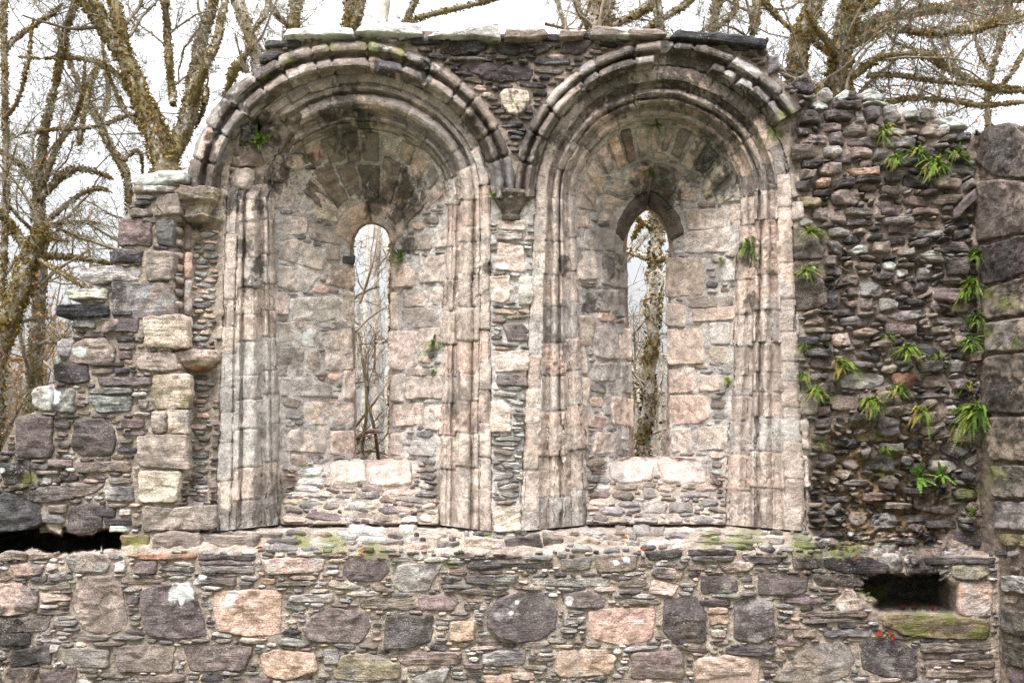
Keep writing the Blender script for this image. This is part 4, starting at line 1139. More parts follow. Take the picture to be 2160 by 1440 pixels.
for wr, hr, n in (((40, 90), (18, 40), 120), ((20, 50), (9, 18), 260), ((10, 26), (6, 10), 500)): fill(small, em, n, wr, hr, 'dgpnnDNg', .06, 3, .35, .5, -.15, skirt=.08, fac=4)
tm = NOTR & (PY < 420) & (PX > 460) & (PX < 1680) & ~INW
for wr, hr, n in (((40, 80), (10, 18), 500), ((20, 46), (7, 13), 1200), ((12, 24), (5, 9), 1500)): fill(small, tm, n, wr, hr, 'ddnpDNdN', .028, 1.5, .1)
pm = NOTR & (PX > 1030) & (PX < 1135) & (PY > 470) & (PY < 1124) & ~INW
for wr, hr, n in (((40, 64), (8, 15), 500), ((24, 46), (6, 11), 1000), ((12, 24), (5, 8), 1200)): fill(small, pm, n, wr, hr, 'wgkwgn', .018, 1.2, .1)
for k in 'AB':
    bm_ = INC[k] & ~WIN[k]['E'].inside(PX, PY) & (TT[k] > .015) & (TT[k] < .97)
    subm = bm_ & (PY > 985)
    for wr, hr, n in (((50, 90), (12, 22), 500), ((30, 60), (8, 15), 1300), ((18, 36), (6, 11), 2200), ((11, 20), (5, 8), 2200)): fill(smallw[k], subm, n, wr, hr, 'gngnwpkg', .022, 1.2, .08)
    up = bm_ & (PY <= 985)
    for wr, hr, n in (((40, 70), (22, 44), 700), ((26, 50), (14, 30), 1000), ((20, 44), (6, 12), 1500), ((12, 26), (5, 8), 1500)): fill(smallw[k], up, n, wr, hr, 'bwkgbn' if hr[0] > 12 else 'ggwn', .016, 2.0, .08, .3)
    put(smallw[k], 'infill_stones', WINOBJ[k], kind='stuff')
put(small, 'rubble_infill', wall, kind='stuff')
rs = MB()
for wr, hr, n in (((50, 90), (24, 50), 300), ((20, 50), (10, 20), 700)): fill(rs, RET & RM & (PY < 1500), n, wr, hr, 'nNgp', .02, 3.0, .1, .2)
put(rs, 'rubble_infill', side, kind='stuff')
print('stone verts', small.n)
# ------------------------------------------------------------------ trees
def tube(mb, pts, rad, col, sides=6, rough=0.0):
    pts = np.asarray(pts, float); n = len(pts); rad = np.asarray(rad, float)
    d = np.gradient(pts, axis=0); d /= np.linalg.norm(d, axis=1)[:, None] + 1e-9
    up = np.where(np.abs(d[:, 2:3]) > .9, np.array([[1., 0, 0]]), np.array([[0, 0, 1.]]))
    a = np.cross(d, up); a /= np.linalg.norm(a, axis=1)[:, None]; b = np.cross(d, a)
    for i in range(1, n):                          # keep the frame from flipping
        if a[i] @ a[i - 1] < 0: a[i] *= -1; b[i] *= -1
    th = np.arange(sides) * 2 * np.pi / sides
    V = pts[:, None] + rad[:, None, None] * (a[:, None] * np.cos(th)[None, :, None] + b[:, None] * np.sin(th)[None, :, None])
    if rough: V += rough * rad[:, None, None] * perlin(V * 9)[..., None] * (V - pts[:, None]) / (rad[:, None, None] + 1e-6)
    mb.add(V.reshape(-1, 3), gridquads(n, sides, True), None, col)
def resample(pts, step):
    pts = np.asarray(pts, float); L = np.concatenate([[0], np.cumsum(np.linalg.norm(np.diff(pts[:, :3], axis=0), axis=1))])
    n = max(4, int(L[-1] / step) + 1); u = np.linspace(0, L[-1], n); o = np.stack([np.interp(u, L, pts[:, i]) for i in range(pts.shape[1])], 1)
    k = np.array([.25, .5, .25])
    for _ in range(2): o[1:-1] = .25 * o[:-2] + .5 * o[1:-1] + .25 * o[2:]
    return o
def tufts(mb, pts, rad, dens, size, cols, jit=1.25, flat=0.0):
    """ragged leaf scraps (dry ferns, moss, lichen) sitting on a limb"""
    pts = np.asarray(pts); L = np.linalg.norm(np.diff(pts, axis=0), axis=1).sum(); n = int(L * dens)
    if n < 1: return
    u = RNG.uniform(0, len(pts) - 1.001, n); clump = perlin(np.stack([u * .9 + pts[0, 0] * 5, u * 0 + 3, u * 0], -1)); 
    u = u[clump > -.12 + flat]; n = len(u)
    if n < 1: return
    i = u.astype(int); f = (u - i)[:, None]; p = pts[i] * (1 - f) + pts[i + 1] * f; r = rad[i]
    d = RNG.normal(size=(n, 3)); d /= np.linalg.norm(d, axis=1)[:, None]
    p = p + d * (r * RNG.uniform(.85, jit, n) + size * .3)[:, None]
    a = RNG.normal(size=(n, 3)); a /= np.linalg.norm(a, axis=1)[:, None]; b = np.cross(a, RNG.normal(size=(n, 3))); b /= np.linalg.norm(b, axis=1)[:, None] + 1e-9
    s = size * RNG.uniform(.5, 1.5, n)[:, None]
    V = np.stack([p - a * s, p + b * s * .5, p + a * s + d * s * .3, p - b * s * .45], 1)
    c = np.array([lin(cols[k]) for k in RNG.integers(0, len(cols), n)]) * RNG.uniform(.75, 1.15, (n, 1))
    mb.add(V.reshape(-1, 3), np.arange(n * 4).reshape(n, 4), None, np.repeat(c, 4, 0))
MOSSC = [(126, 102, 56), (116, 94, 52), (134, 110, 66), (108, 92, 50), (120, 110, 58), (98, 80, 48)]
GREENC = [(96, 104, 36), (112, 112, 44), (84, 92, 36)]
LICHC = [(150, 156, 132), (132, 140, 110), (164, 166, 146)]
ORANGE = [(206, 128, 62), (190, 108, 56), (206, 156, 76), (170, 106, 62), (156, 120, 70)]
BARK = lin((128, 116, 102)) * .8
def leafcards(mb, P0, size, cols, droop=.3):
    n = len(P0); a = RNG.normal(size=(n, 3)); a[:, 2] -= droop; a /= np.linalg.norm(a, axis=1)[:, None]; b = np.cross(a, RNG.normal(size=(n, 3))); b /= np.linalg.norm(b, axis=1)[:, None]
    s = size * RNG.uniform(.6, 1.3, n)[:, None]; nn = np.cross(a, b)
    V = np.stack([P0, P0 + a * s * .5 + b * s * .32 + nn * s * .08, P0 + a * s, P0 + a * s * .5 - b * s * .32 + nn * s * .08], 1)
    c = np.array([lin(cols[k]) for k in RNG.integers(0, len(cols), n)]) * RNG.uniform(.4, .8, (n, 1))
    mb.add(V.reshape(-1, 3), np.arange(4 * n).reshape(n, 4), None, np.repeat(c, 4, 0))
def grow(mb, mo, p, d, L, r, mf, lv, col, tipsl, up=.10, wig=.32, ch=None):
    n = max(5, int(L / .13)); pts = [np.array(p)]; d = np.array(d) / np.linalg.norm(d); st = L / (n - 1)
    for i in range(n - 1):
        d = d + RNG.normal(0, wig, 3) * (.55, .5, .55) + (0, 0, up * .25); d /= np.linalg.norm(d); pts.append(pts[-1] + d * st)
    pts = np.array(pts); rad = r * np.linspace(1, .34, n)
    tube(mb, pts, rad, col * RNG.uniform(.75, 1.15), 5 if r > .012 else 4 if r > .006 else 3)
    if r > .009 and mf > .2: tufts(mo, pts, rad, mf * (90 * min(1, r / .02) + 8), .013 + .12 * r, MOSSC if RNG.random() < .8 else LICHC, 1.5)
    elif RNG.random() < .3 * mf: tufts(mo, pts, rad, 30, .014, LICHC, 1.8, .1)
    if lv == 0: tipsl.append(pts[-1]); tipsl.append(pts[n // 2]); return
    for _ in range(ch[lv] if ch else (0, 6, 6, 4)[min(lv, 3)]):
        i = int(RNG.uniform(.2, .98) * (n - 1)); t = pts[min(i + 1, n - 1)] - pts[max(i - 1, 0)]; t /= np.linalg.norm(t)
        q = t * RNG.uniform(.3, .9) + RNG.normal(0, .62, 3) * (1, .7, 1) + (0, 0, .12)
        grow(mb, mo, pts[i], q, L * RNG.uniform(.35, .62), max(rad[i] * .42, .003), mf, lv - 1, col, tipsl, up, wig, ch)
def tree(name, label, Y, limbs, cat='tree', nprim=16, lv=3, twl=1.3, moss=1.0, leaves=0, leafc=ORANGE, leafsz=.06, group='bare trees behind the wall', bend=1.0, ground=True, green=.12, tr=None, barkc=None, plain=False, twm=None):
    tk = MB(); br = MB(); mo = MB(); lf = MB(); tips = []; k = (Y - CAM[1]) / F; L3 = []; bc = BARK if barkc is None else lin(barkc) * .8
    for j, lb in enumerate(limbs):
        lb = np.array(lb, float); y = Y + bend * (0 if j == 0 else 1) * np.cumsum(np.concatenate([[0], RNG.normal(.12, .28, len(lb) - 1)]))
        p3 = P(lb[:, 0], lb[:, 1], y); q = np.concatenate([p3, (lb[:, 2] * k / 2)[:, None]], 1)
        if j == 0 and ground:
            b0 = q[0].copy(); q = np.concatenate([np.array([[b0[0] + .05, b0[1], -.1, b0[3] * 1.25], [b0[0], b0[1], b0[2] * .5, b0[3] * 1.08]]), q])
        q = resample(q, .12)
        if j and 0 < lb[-1][0] < 2160 and lb[-1][1] > 0: q[:, 3] *= np.interp(np.linspace(0, 1, len(q)), [0, .6, 1], [1, .85, .22])
        pts, rad = q[:, :3], q[:, 3]
        pts = pts + np.stack([perlin(pts * 2.1 + j), perlin(pts * 2.1 + 9 + j), perlin(pts * 2.1 + 30)], -1) * np.minimum(rad * .9, .05)[:, None]
        (tube)(tk if j == 0 else br if rad.max() < .03 else tk, pts, rad * 1.0, bc, 12 if rad.max() > .06 else 8, .55)
        if moss:
            sz = .017 + .075 * rad.mean()
            tufts(mo, pts, rad, 1700 * moss * (.16 + 8 * rad.mean()), sz, MOSSC, 1.28)
            tufts(mo, pts, rad, 520 * green * (.3 + 4 * rad.mean()), sz * .8, GREENC, 1.12, .1)
        L3.append((pts, rad))
    w = np.array([len(p) * (.4 + min(r.mean(), .06) * 8) for p, r in L3]); w /= w.sum()
    for _ in range(nprim):
        j = RNG.choice(len(L3), p=w); pts, rad = L3[j]; i = int(RNG.uniform(.12, .99) * (len(pts) - 1))
        t = pts[min(i + 1, len(pts) - 1)] - pts[max(i - 1, 0)]; t /= np.linalg.norm(t) + 1e-9
        if pts[i][2] < 1.0: continue
        q = t * RNG.uniform(.1, .7) + RNG.normal(0, .8, 3) * (1, .7, .8) + (0, 0, .25)
        grow(br, mo, pts[i], q, twl * RNG.uniform(.5, 1.3), min(max(rad[i] * .36, .007), .03), min(moss, 1.0) if twm is None else twm, lv, bc, tips)
    base = np.array([L3[0][0][0, 0], L3[0][0][0, 1], 0])
    e = tag(empty('tree' if tr is None else tr, base), label, cat, group); bpy.context.view_layer.update()
    def kid(m, nm, mat):
        if m.n: m.build(nm, mat, e, True, base).location = (0, 0, 0)
    kid(tk, 'trunk', M_TWIG if plain else M_BARK); kid(br, 'branches', M_TWIG); kid(mo, 'moss', M_MOSS)
    if leaves and tips:
        T = np.array(tips); P0 = T[RNG.integers(0, len(T), leaves)] + RNG.normal(0, .05, (leaves, 3)); leafcards(lf, P0, leafsz, leafc); kid(lf, 'leaves', M_LEAF)
    return e
tree('tree', 'mossy forked tree whose thick trunk splits low behind the left shoulder of the wall', 5.0, [
    [(350, 420, 54), (348, 360, 52), (345, 318, 54), (322, 268, 46), (296, 215, 40), (278, 160, 38), (258, 105, 36), (222, 50, 34), (176, -8, 32), (140, -60, 28)],
    [(352, 330, 46), (378, 292, 38), (394, 250, 36), (404, 205, 32), (410, 150, 26), (424, 95, 24), (442, 40, 22), (456, -20, 20)],
    [(262, 110, 28), (254, 60, 26), (240, 10, 24), (226, -40, 22)], [(366, 222, 14), (362, 180, 14), (356, 130, 15), (352, 70, 16), (348, 0, 15), (340, -40, 12)],
    [(400, 220, 22), (432, 150, 18), (452, 100, 16), (468, 40, 14), (478, -20, 12)], [(430, 220, 10), (436, 180, 13), (428, 240, 14), (412, 268, 16)],
    [(290, 200, 10), (240, 150, 12), (200, 130, 12), (150, 120, 10), (90, 125, 8), (40, 120, 5)], [(335, 290, 10), (290, 262, 13), (262, 235, 11), (240, 190, 9), (220, 130, 7)],
    [(310, 246, 9), (270, 238, 9), (235, 258, 9), (190, 270, 8), (140, 272, 7), (90, 275, 5), (20, 285, 3)]], nprim=24, twl=1.4, leaves=20, leafsz=.05)
tree('tree', 'pale leaning tree stem rising beside the top left end of the wall', 4.2, [[(545, 180, 24), (540, 120, 24), (528, 80, 24), (514, 40, 26), (500, -10, 28), (480, -50, 26)], [(520, 150, 14), (500, 130, 20), (485, 170, 26), (470, 215, 22)], [(505, 140, 20), (518, 110, 16), (530, 90, 10)], [(528, 70, 8), (560, 40, 7), (568, -10, 6)]], nprim=14, twl=1.1, moss=.55, barkc=(160, 148, 136))
tree('tree', 'brown mossy stem behind the left end of the top coping', 5.5, [[(606, 110, 26), (612, 60, 26), (622, 20, 26), (634, -30, 26)], [(612, 60, 10), (580, 30, 12), (560, -20, 12)]], nprim=10, twl=1.2)
tree('tree', 'thick mossy upright stem behind the crown of the first arch', 5.2, [[(735, 90, 30), (738, 40, 30), (744, -30, 32)], [(736, 70, 16), (756, 40, 18), (768, -20, 18)]], nprim=9, twl=1.3)
tree('tree', 'slanting mossy stem with one long level bough over the first arch', 5.6, [[(836, 100, 14), (846, 64, 13), (862, 34, 13), (880, -10, 14)], [(840, 80, 10), (860, 44, 12), (930, 26, 13), (1000, 10, 12), (1060, -6, 10)]], nprim=9, twl=1.3)
tree('tree', 'pale grey stem with a straight trunk that also shows in the left slit window', 9.0, [[(790, 1000, 18), (793, 600, 18), (800, 300, 18), (808, 100, 19), (810, 50, 20), (812, 10, 20), (815, -40, 20)]], nprim=9, twl=1.2, moss=0, green=0, barkc=(186, 176, 166), plain=True)
tree('tree', 'slim dark stem with thin bare twigs behind the middle of the wall top', 9.0, [[(1212, 120, 10), (1196, 60, 10), (1180, 20, 10), (1160, -40, 9)], [(1205, 90, 6), (1235, 40, 6), (1250, -20, 5)], [(1150, 50, 7), (1175, 56, 7), (1203, 66, 7)]], nprim=16, twl=1.4, moss=.3)
tree('tree', 'stout pale trunk with brown moss on its sides behind the start of the second arch', 5.0, [[(1262, 120, 52), (1264, 60, 50), (1268, 20, 50), (1272, -40, 52)], [(1290, 60, 16), (1330, 40, 14), (1370, 10, 14), (1396, -30, 12)], [(1240, 60, 10), (1220, 20, 12), (1204, -30, 12)]], nprim=16, twl=1.3, moss=.7, barkc=(168, 152, 138))
tree('tree', 'slanting mossy stem with a few yellow leaves behind the second arch', 4.6, [[(1452, 700, 18), (1446, 450, 17), (1420, 240, 16), (1394, 110, 16), (1388, 50, 18), (1384, 10, 20), (1378, -40, 20)], [(1360, 66, 12), (1400, 40, 13), (1440, 12, 14), (1480, -20, 14)], [(1330, 40, 10), (1350, 30, 11), (1376, 20, 11)]], nprim=12, twl=1.0, leaves=10, leafc=[(236, 190, 40), (226, 170, 30)], leafsz=.09)
tree('tree', 'slender mossy tree behind the black slate slab', 5.2, [[(1502, 110, 22), (1504, 50, 22), (1510, 0, 20), (1514, -40, 18)], [(1505, 60, 10), (1535, 50, 11), (1556, 20, 12), (1552, -20, 12)], [(1585, 70, 18), (1592, 30, 18), (1604, -20, 18)]], nprim=18, twl=1.2, leaves=120, leafsz=.06)
tree('tree', 'twisted tree hung with brown moss just right of the high wall', 4.6, [[(1672, 230, 40), (1678, 150, 38), (1682, 110, 36), (1694, 66, 38), (1712, 26, 38), (1730, -30, 36)], [(1690, 70, 12), (1706, 60, 13), (1735, 110, 20), (1755, 120, 16)], [(1690, 80, 10), (1640, 40, 12), (1610, 0, 12)]], nprim=20, twl=1.2, moss=1.3, leaves=160, leafsz=.055)
tree('tree', 'big spreading tree with long low mossy boughs over the right part of the wall', 4.2, [
    [(1768, 260, 60), (1770, 190, 54), (1772, 140, 40), (1778, 100, 40), (1786, 55, 40), (1798, 10, 44), (1806, -40, 44)],
    [(1782, 92, 22), (1810, 66, 24), (1850, 44, 24), (1890, 32, 22), (1950, 26, 22), (2010, 14, 22), (2080, 2, 20), (2200, -10, 18)],
    [(1786, 100, 20), (1830, 76, 22), (1880, 52, 22), (1920, 60, 20), (1958, 74, 20), (2000, 66, 18), (2060, 58, 17), (2120, 40, 16), (2220, 16, 14)],
    [(1792, 165, 16), (1830, 134, 18), (1870, 116, 18), (1916, 108, 18), (1960, 118, 18), (2000, 142, 18), (2050, 176, 16), (2110, 192, 14), (2220, 190, 12)],
    [(1745, 185, 20), (1725, 178, 24), (1712, 190, 28)], [(1762, 120, 16), (1742, 84, 16), (1720, 60, 12), (1700, 20, 10)], [(1830, 160, 9), (1900, 158, 10), (1960, 170, 10), (2030, 178, 9), (2150, 184, 8)],
    [(1870, 215, 9), (1930, 205, 10), (2010, 215, 11), (2080, 222, 11), (2180, 214, 10)], [(1804, 30, 20), (1840, 10, 16), (1860, -30, 14)]], nprim=56, twl=1.4, lv=3, leaves=800, leafsz=.05, green=.3)
tree('tree', 'leaning grey green tree with orange leaves at the right edge beyond the return wall', 6.5, [[(2090, 300, 14), (2080, 220, 13), (2090, 150, 12), (2110, 90, 12), (2125, 20, 12), (2150, -40, 11)], [(2088, 150, 7), (2060, 100, 7), (2050, 40, 6), (2060, -20, 5)], [(2095, 200, 9), (2130, 160, 9), (2160, 110, 8), (2200, 60, 7)], [(1960, 240, 10), (1985, 190, 9), (1990, 130, 8), (1965, 90, 7)]], nprim=30, twl=1.6, leaves=700, leafsz=.06, moss=.8)
tree('tree', 'upright mossy tree standing behind the stepped left end of the wall', 5.6, [[(86, 520, 26), (80, 470, 25), (78, 420, 23), (82, 370, 20), (88, 320, 18), (96, 270, 15), (110, 200, 13), (125, 130, 14), (140, 60, 12), (170, -20, 10)],
    [(84, 420, 16), (120, 380, 18), (160, 350, 16), (215, 365, 13), (240, 380, 10)], [(86, 400, 14), (105, 350, 14), (130, 290, 13), (160, 250, 12), (175, 200, 10), (180, 130, 8)], [(80, 400, 12), (50, 350, 11), (20, 330, 10), (-30, 300, 8)], [(95, 470, 10), (150, 420, 11), (185, 400, 10), (215, 395, 9), (235, 405, 7)], [(120, 470, 8), (170, 470, 9), (210, 470, 6)]], nprim=24, twl=1.3, leaves=90)
tree('tree', 'thick mossy leaning trunk at the far left edge of the photo', 4.6, [[(-20, 760, 52), (10, 690, 44), (36, 630, 40), (58, 570, 38), (74, 520, 34), (96, 478, 22)], [(56, 530, 20), (30, 480, 16), (-10, 440, 14)], [(70, 545, 16), (130, 540, 14), (180, 545, 13), (220, 552, 12), (236, 556, 10)], [(80, 545, 9), (120, 570, 9), (150, 590, 8), (176, 606, 7)], [(64, 520, 9), (110, 500, 9), (145, 510, 7)]], nprim=14, twl=1.0, leaves=120, leafsz=.06)
tree('tree', 'dark mossy stems hanging into the top left corner', 5.0, [[(14, 420, 12), (14, 330, 12), (10, 230, 13), (8, 120, 14), (6, -20, 14)], [(12, 110, 10), (30, 80, 11), (70, 55, 11), (110, 30, 12), (130, 10, 10)], [(10, 250, 10), (40, 220, 9), (60, 130, 8), (70, 40, 7)], [(165, 300, 12), (178, 230, 12), (196, 160, 11), (212, 130, 10)]], nprim=14, twl=1.2)
tree('tree', 'thin crooked tree between the forked tree and the stepped wall', 7.0, [[(278, 460, 16), (270, 370, 15), (240, 320, 17), (210, 260, 14), (180, 200, 11), (150, 140, 9), (120, 60, 8)], [(210, 260, 10), (232, 200, 9), (220, 130, 8), (215, 60, 7)], [(262, 340, 8), (290, 310, 8), (300, 330, 7), (300, 370, 6)]], nprim=20, twl=1.5)
tree('tree', 'mossy trunk seen through the right slit window', 2.6, [[(1354, 1010, 29), (1358, 950, 27), (1366, 850, 27), (1372, 760, 27), (1376, 680, 26), (1381, 600, 25), (1383, 540, 27), (1386, 480, 27), (1384, 430, 27), (1380, 380, 25)], [(1386, 545, 14), (1420, 548, 14), (1460, 556, 13)], [(1380, 545, 13), (1350, 538, 14), (1320, 532, 14), (1290, 520, 12)], [(1376, 480, 9), (1354, 470, 9), (1338, 460, 10), (1320, 440, 9)], [(1354, 470, 8), (1340, 495, 10), (1325, 520, 9)], [(1352, 860, 14), (1346, 820, 15), (1336, 790, 12), (1326, 740, 10)], [(1385, 690, 14), (1394, 640, 12), (1400, 600, 9)]], nprim=7, twl=.45, lv=2, leaves=60, leafsz=.03, moss=.9, green=.3, twm=.1, leafc=[(150, 120, 50), (130, 130, 50), (180, 120, 50)], barkc=(190, 180, 168))
for lb, y_, l_ in (('slimmest pale trunk along the right edge of the left slit window', 12.5, [(816, 1010, 12), (818, 800, 12), (819, 640, 11), (818, 480, 10)]), ('slim pale trunk along the left edge of the left slit window', 12.0, [(764, 1000, 11), (768, 800, 11), (772, 600, 10), (778, 440, 9)])):
    tree('tree', lb, y_, [l_], nprim=6, twl=1.4, moss=0, green=0, barkc=(196, 188, 178), plain=True)
tree('tree', 'tangled leafless shrub crowding the left slit window', 2.6, [[(760, 1000, 9), (764, 930, 8), (776, 860, 7), (770, 790, 6), (756, 700, 5)], [(800, 990, 8), (790, 900, 7), (772, 840, 6), (768, 760, 5), (790, 700, 4)], [(750, 900, 6), (790, 850, 6), (826, 790, 5)], [(748, 700, 5), (790, 660, 5), (830, 640, 4)], [(760, 640, 5), (776, 590, 5), (792, 540, 5), (798, 480, 4)], [(744, 930, 12), (780, 905, 11), (810, 912, 10)], [(740, 960, 8), (790, 940, 8), (820, 960, 8)]], cat='shrub', tr='shrub', nprim=16, twl=.5, lv=2, moss=0, green=0, leaves=50, leafsz=.03, leafc=[(96, 110, 50), (120, 100, 50)], group='shrubs behind the slit windows', barkc=(120, 100, 84))
tree('tree', 'brushy leafless shrub at the foot of the right slit window', 4.5, [[(1330, 1000, 7), (1334, 900, 6), (1340, 800, 5), (1338, 700, 4)]], cat='shrub', tr='shrub', nprim=20, twl=.7, lv=2, moss=0, green=0, leaves=60, leafsz=.035, leafc=[(120, 120, 50), (150, 120, 60)], group='shrubs behind the slit windows', barkc=(122, 106, 90))
tree('tree', 'bush full of rusty orange leaves low behind the broken left end', 7.5, [[(60, 1000, 14), (50, 900, 12), (40, 820, 10), (10, 750, 8)], [(60, 900, 10), (90, 850, 8), (110, 770, 6)], [(20, 980, 10), (0, 880, 8), (-40, 800, 7)], [(0, 760, 16), (60, 752, 15), (110, 775, 12), (125, 800, 9)]], cat='bush', tr='bush', nprim=40, twl=1.0, lv=2, moss=0, green=0, leaves=2200, leafsz=.06, leafc=ORANGE + [(190, 150, 100), (176, 160, 96), (200, 150, 90)], plain=True, barkc=(150, 136, 122), group='bushes left of the wall')
# the far wood, read as one mass
wd = MB(); wm = MB(); tp = []
for i in range(130):
    Y = RNG.uniform(18, 42); x = RNG.uniform(-1.0, 1.0) * (Y + 7.5) * .62; h = RNG.uniform(4, 8.5); r = RNG.uniform(.03, .13)
    n = 12; z = np.linspace(-.2, h, n); p = np.stack([x + np.cumsum(RNG.normal(0, .08, n)), Y + np.cumsum(RNG.normal(0, .06, n)), z], -1)
    col = lin(random.choice([(150, 142, 132), (128, 116, 104), (110, 98, 84), (160, 150, 140)])) * .8
    tube(wd, p, r * np.linspace(1, .3, n), col, 5)
    for _ in range(9):
        j = RNG.integers(2, n - 1); d = RNG.normal(0, 1, 3) * (1, .5, .6) + (0, 0, .5); L = RNG.uniform(.8, 2.4); m = 6; q = [p[j]]
        d /= np.linalg.norm(d)
        for _k in range(m): d = d + RNG.normal(0, .25, 3); d /= np.linalg.norm(d); q.append(q[-1] + d * L / m)
        q = np.array(q); tube(wd, q, r * .3 * np.linspace(1, .3, m + 1), col * .9, 3)
        for _k in range(3):
            a = q[RNG.integers(1, m)]; e = RNG.normal(0, .35, 3) + (0, 0, .2); tube(wd, np.array([a, a + e, a + 2 * e + RNG.normal(0, .2, 3)]), np.array([.010, .008, .005]), col * .85, 3)
for i in range(60):
    Y = RNG.uniform(12, 30); x = RNG.uniform(-1, 1) * (Y + 7.5) * .6; s = RNG.uniform(.5, 1.5); n = 240
    c = np.stack([RNG.normal(x, s, n), RNG.normal(Y, s * .6, n), np.abs(RNG.normal(0, 1.0, n))], -1); leafcards(wm, c, .12, random.choice([[(110, 112, 60), (90, 100, 50)], [(140, 110, 70), (120, 90, 56)], [(150, 120, 70), (170, 110, 60)]]))
wd.merge(wm); tag(wd.build('distant_woodland', M_TWIG, None), 'hazy mass of thin leafless woodland seen beyond the wall', 'woodland', None, 'stuff')
# ------------------------------------------------------------------ ferns
def frond(mb, base, dirn, L, droop, col, wd_=.13, npin=24, parab=1.0, curl=0.0):
    up = np.array([0, 0, 1.]); d = dirn / np.linalg.norm(dirn); t = np.linspace(0, 1, npin + 3); sd = np.cross(d, up); sd /= np.linalg.norm(sd) + 1e-9
    sp = base + (d[None] * (t * L)[:, None]) + up[None] * (-(droop * L) * t ** 2)[:, None] + sd[None] * (curl * L * t ** 2)[:, None]
    tg = np.gradient(sp, axis=0); tg /= np.linalg.norm(tg, axis=1)[:, None]; s = np.cross(tg, np.broadcast_to(up + d * .3, tg.shape)); s /= np.linalg.norm(s, axis=1)[:, None] + 1e-9; nn = np.cross(s, tg)
    tube(mb, sp, np.linspace(.0016, .0006, len(t)), col * .7, 3)
    for i in range(2, len(t)):
        w = L * wd_ * math.sin(math.pi * min(1, (t[i] * .86 + .14))) ** .7 * RNG.uniform(.85, 1.1) + .002; b = L / npin * .46
        for sg in (-1, 1):
            p = sp[i]; tip = p + sg * s[i] * w + tg[i] * w * .35 - nn[i] * w * .22
            V = [p - tg[i] * b * .8, p + tg[i] * b * .8, p + (tip - p) * .65 + tg[i] * b * .75, tip, p + (tip - p) * .65 - tg[i] * b * .6]
            mb.add(V, [[0, 1, 2, 4]], [[4, 2, 3]], col * RNG.uniform(.8, 1.2))
def fern_mesh(seed, nf=18, weed=False, yellow=.2, spread=1.0):
    mb = MB(); r = np.random.default_rng(seed)
    for i in range(nf):
        a = r.uniform(-1.45, 1.45) * spread; el = r.uniform(-.35, 1.25); d = np.array([math.sin(a) * math.cos(el), -math.cos(a) * math.cos(el) * .75, math.sin(el)])
        g = r.random(); c = lin((112, 136, 50)) * (1 - g) + lin((74, 106, 38)) * g
        if r.random() < yellow: c = lin((150, 132, 60)) * r.uniform(.7, 1)
        elif r.random() < .3: c = lin((136, 144, 66))
        L = r.uniform(.35, 1.0) * .5
        if weed: frond(mb, np.array([r.normal(0, .03), -.01, r.normal(0, .02)]), d, L, r.uniform(.1, .5), lin((100, 134, 54)) * r.uniform(.8, 1.1), .12, 6)
        else: frond(mb, np.array([r.normal(0, .045), -.01, r.normal(0, .03)]), d, L, r.uniform(.35, 1.15), c, r.uniform(.055, .085), 21, 1, r.uniform(-.6, .6))
    return mb
FP = [fern_mesh(1, 64, yellow=.07), fern_mesh(2, 76, yellow=.16), fern_mesh(3, 36, yellow=.08), fern_mesh(4, 52, yellow=.34), fern_mesh(5, 16, True), fern_mesh(6, 92, yellow=.09)]
FSRC = []
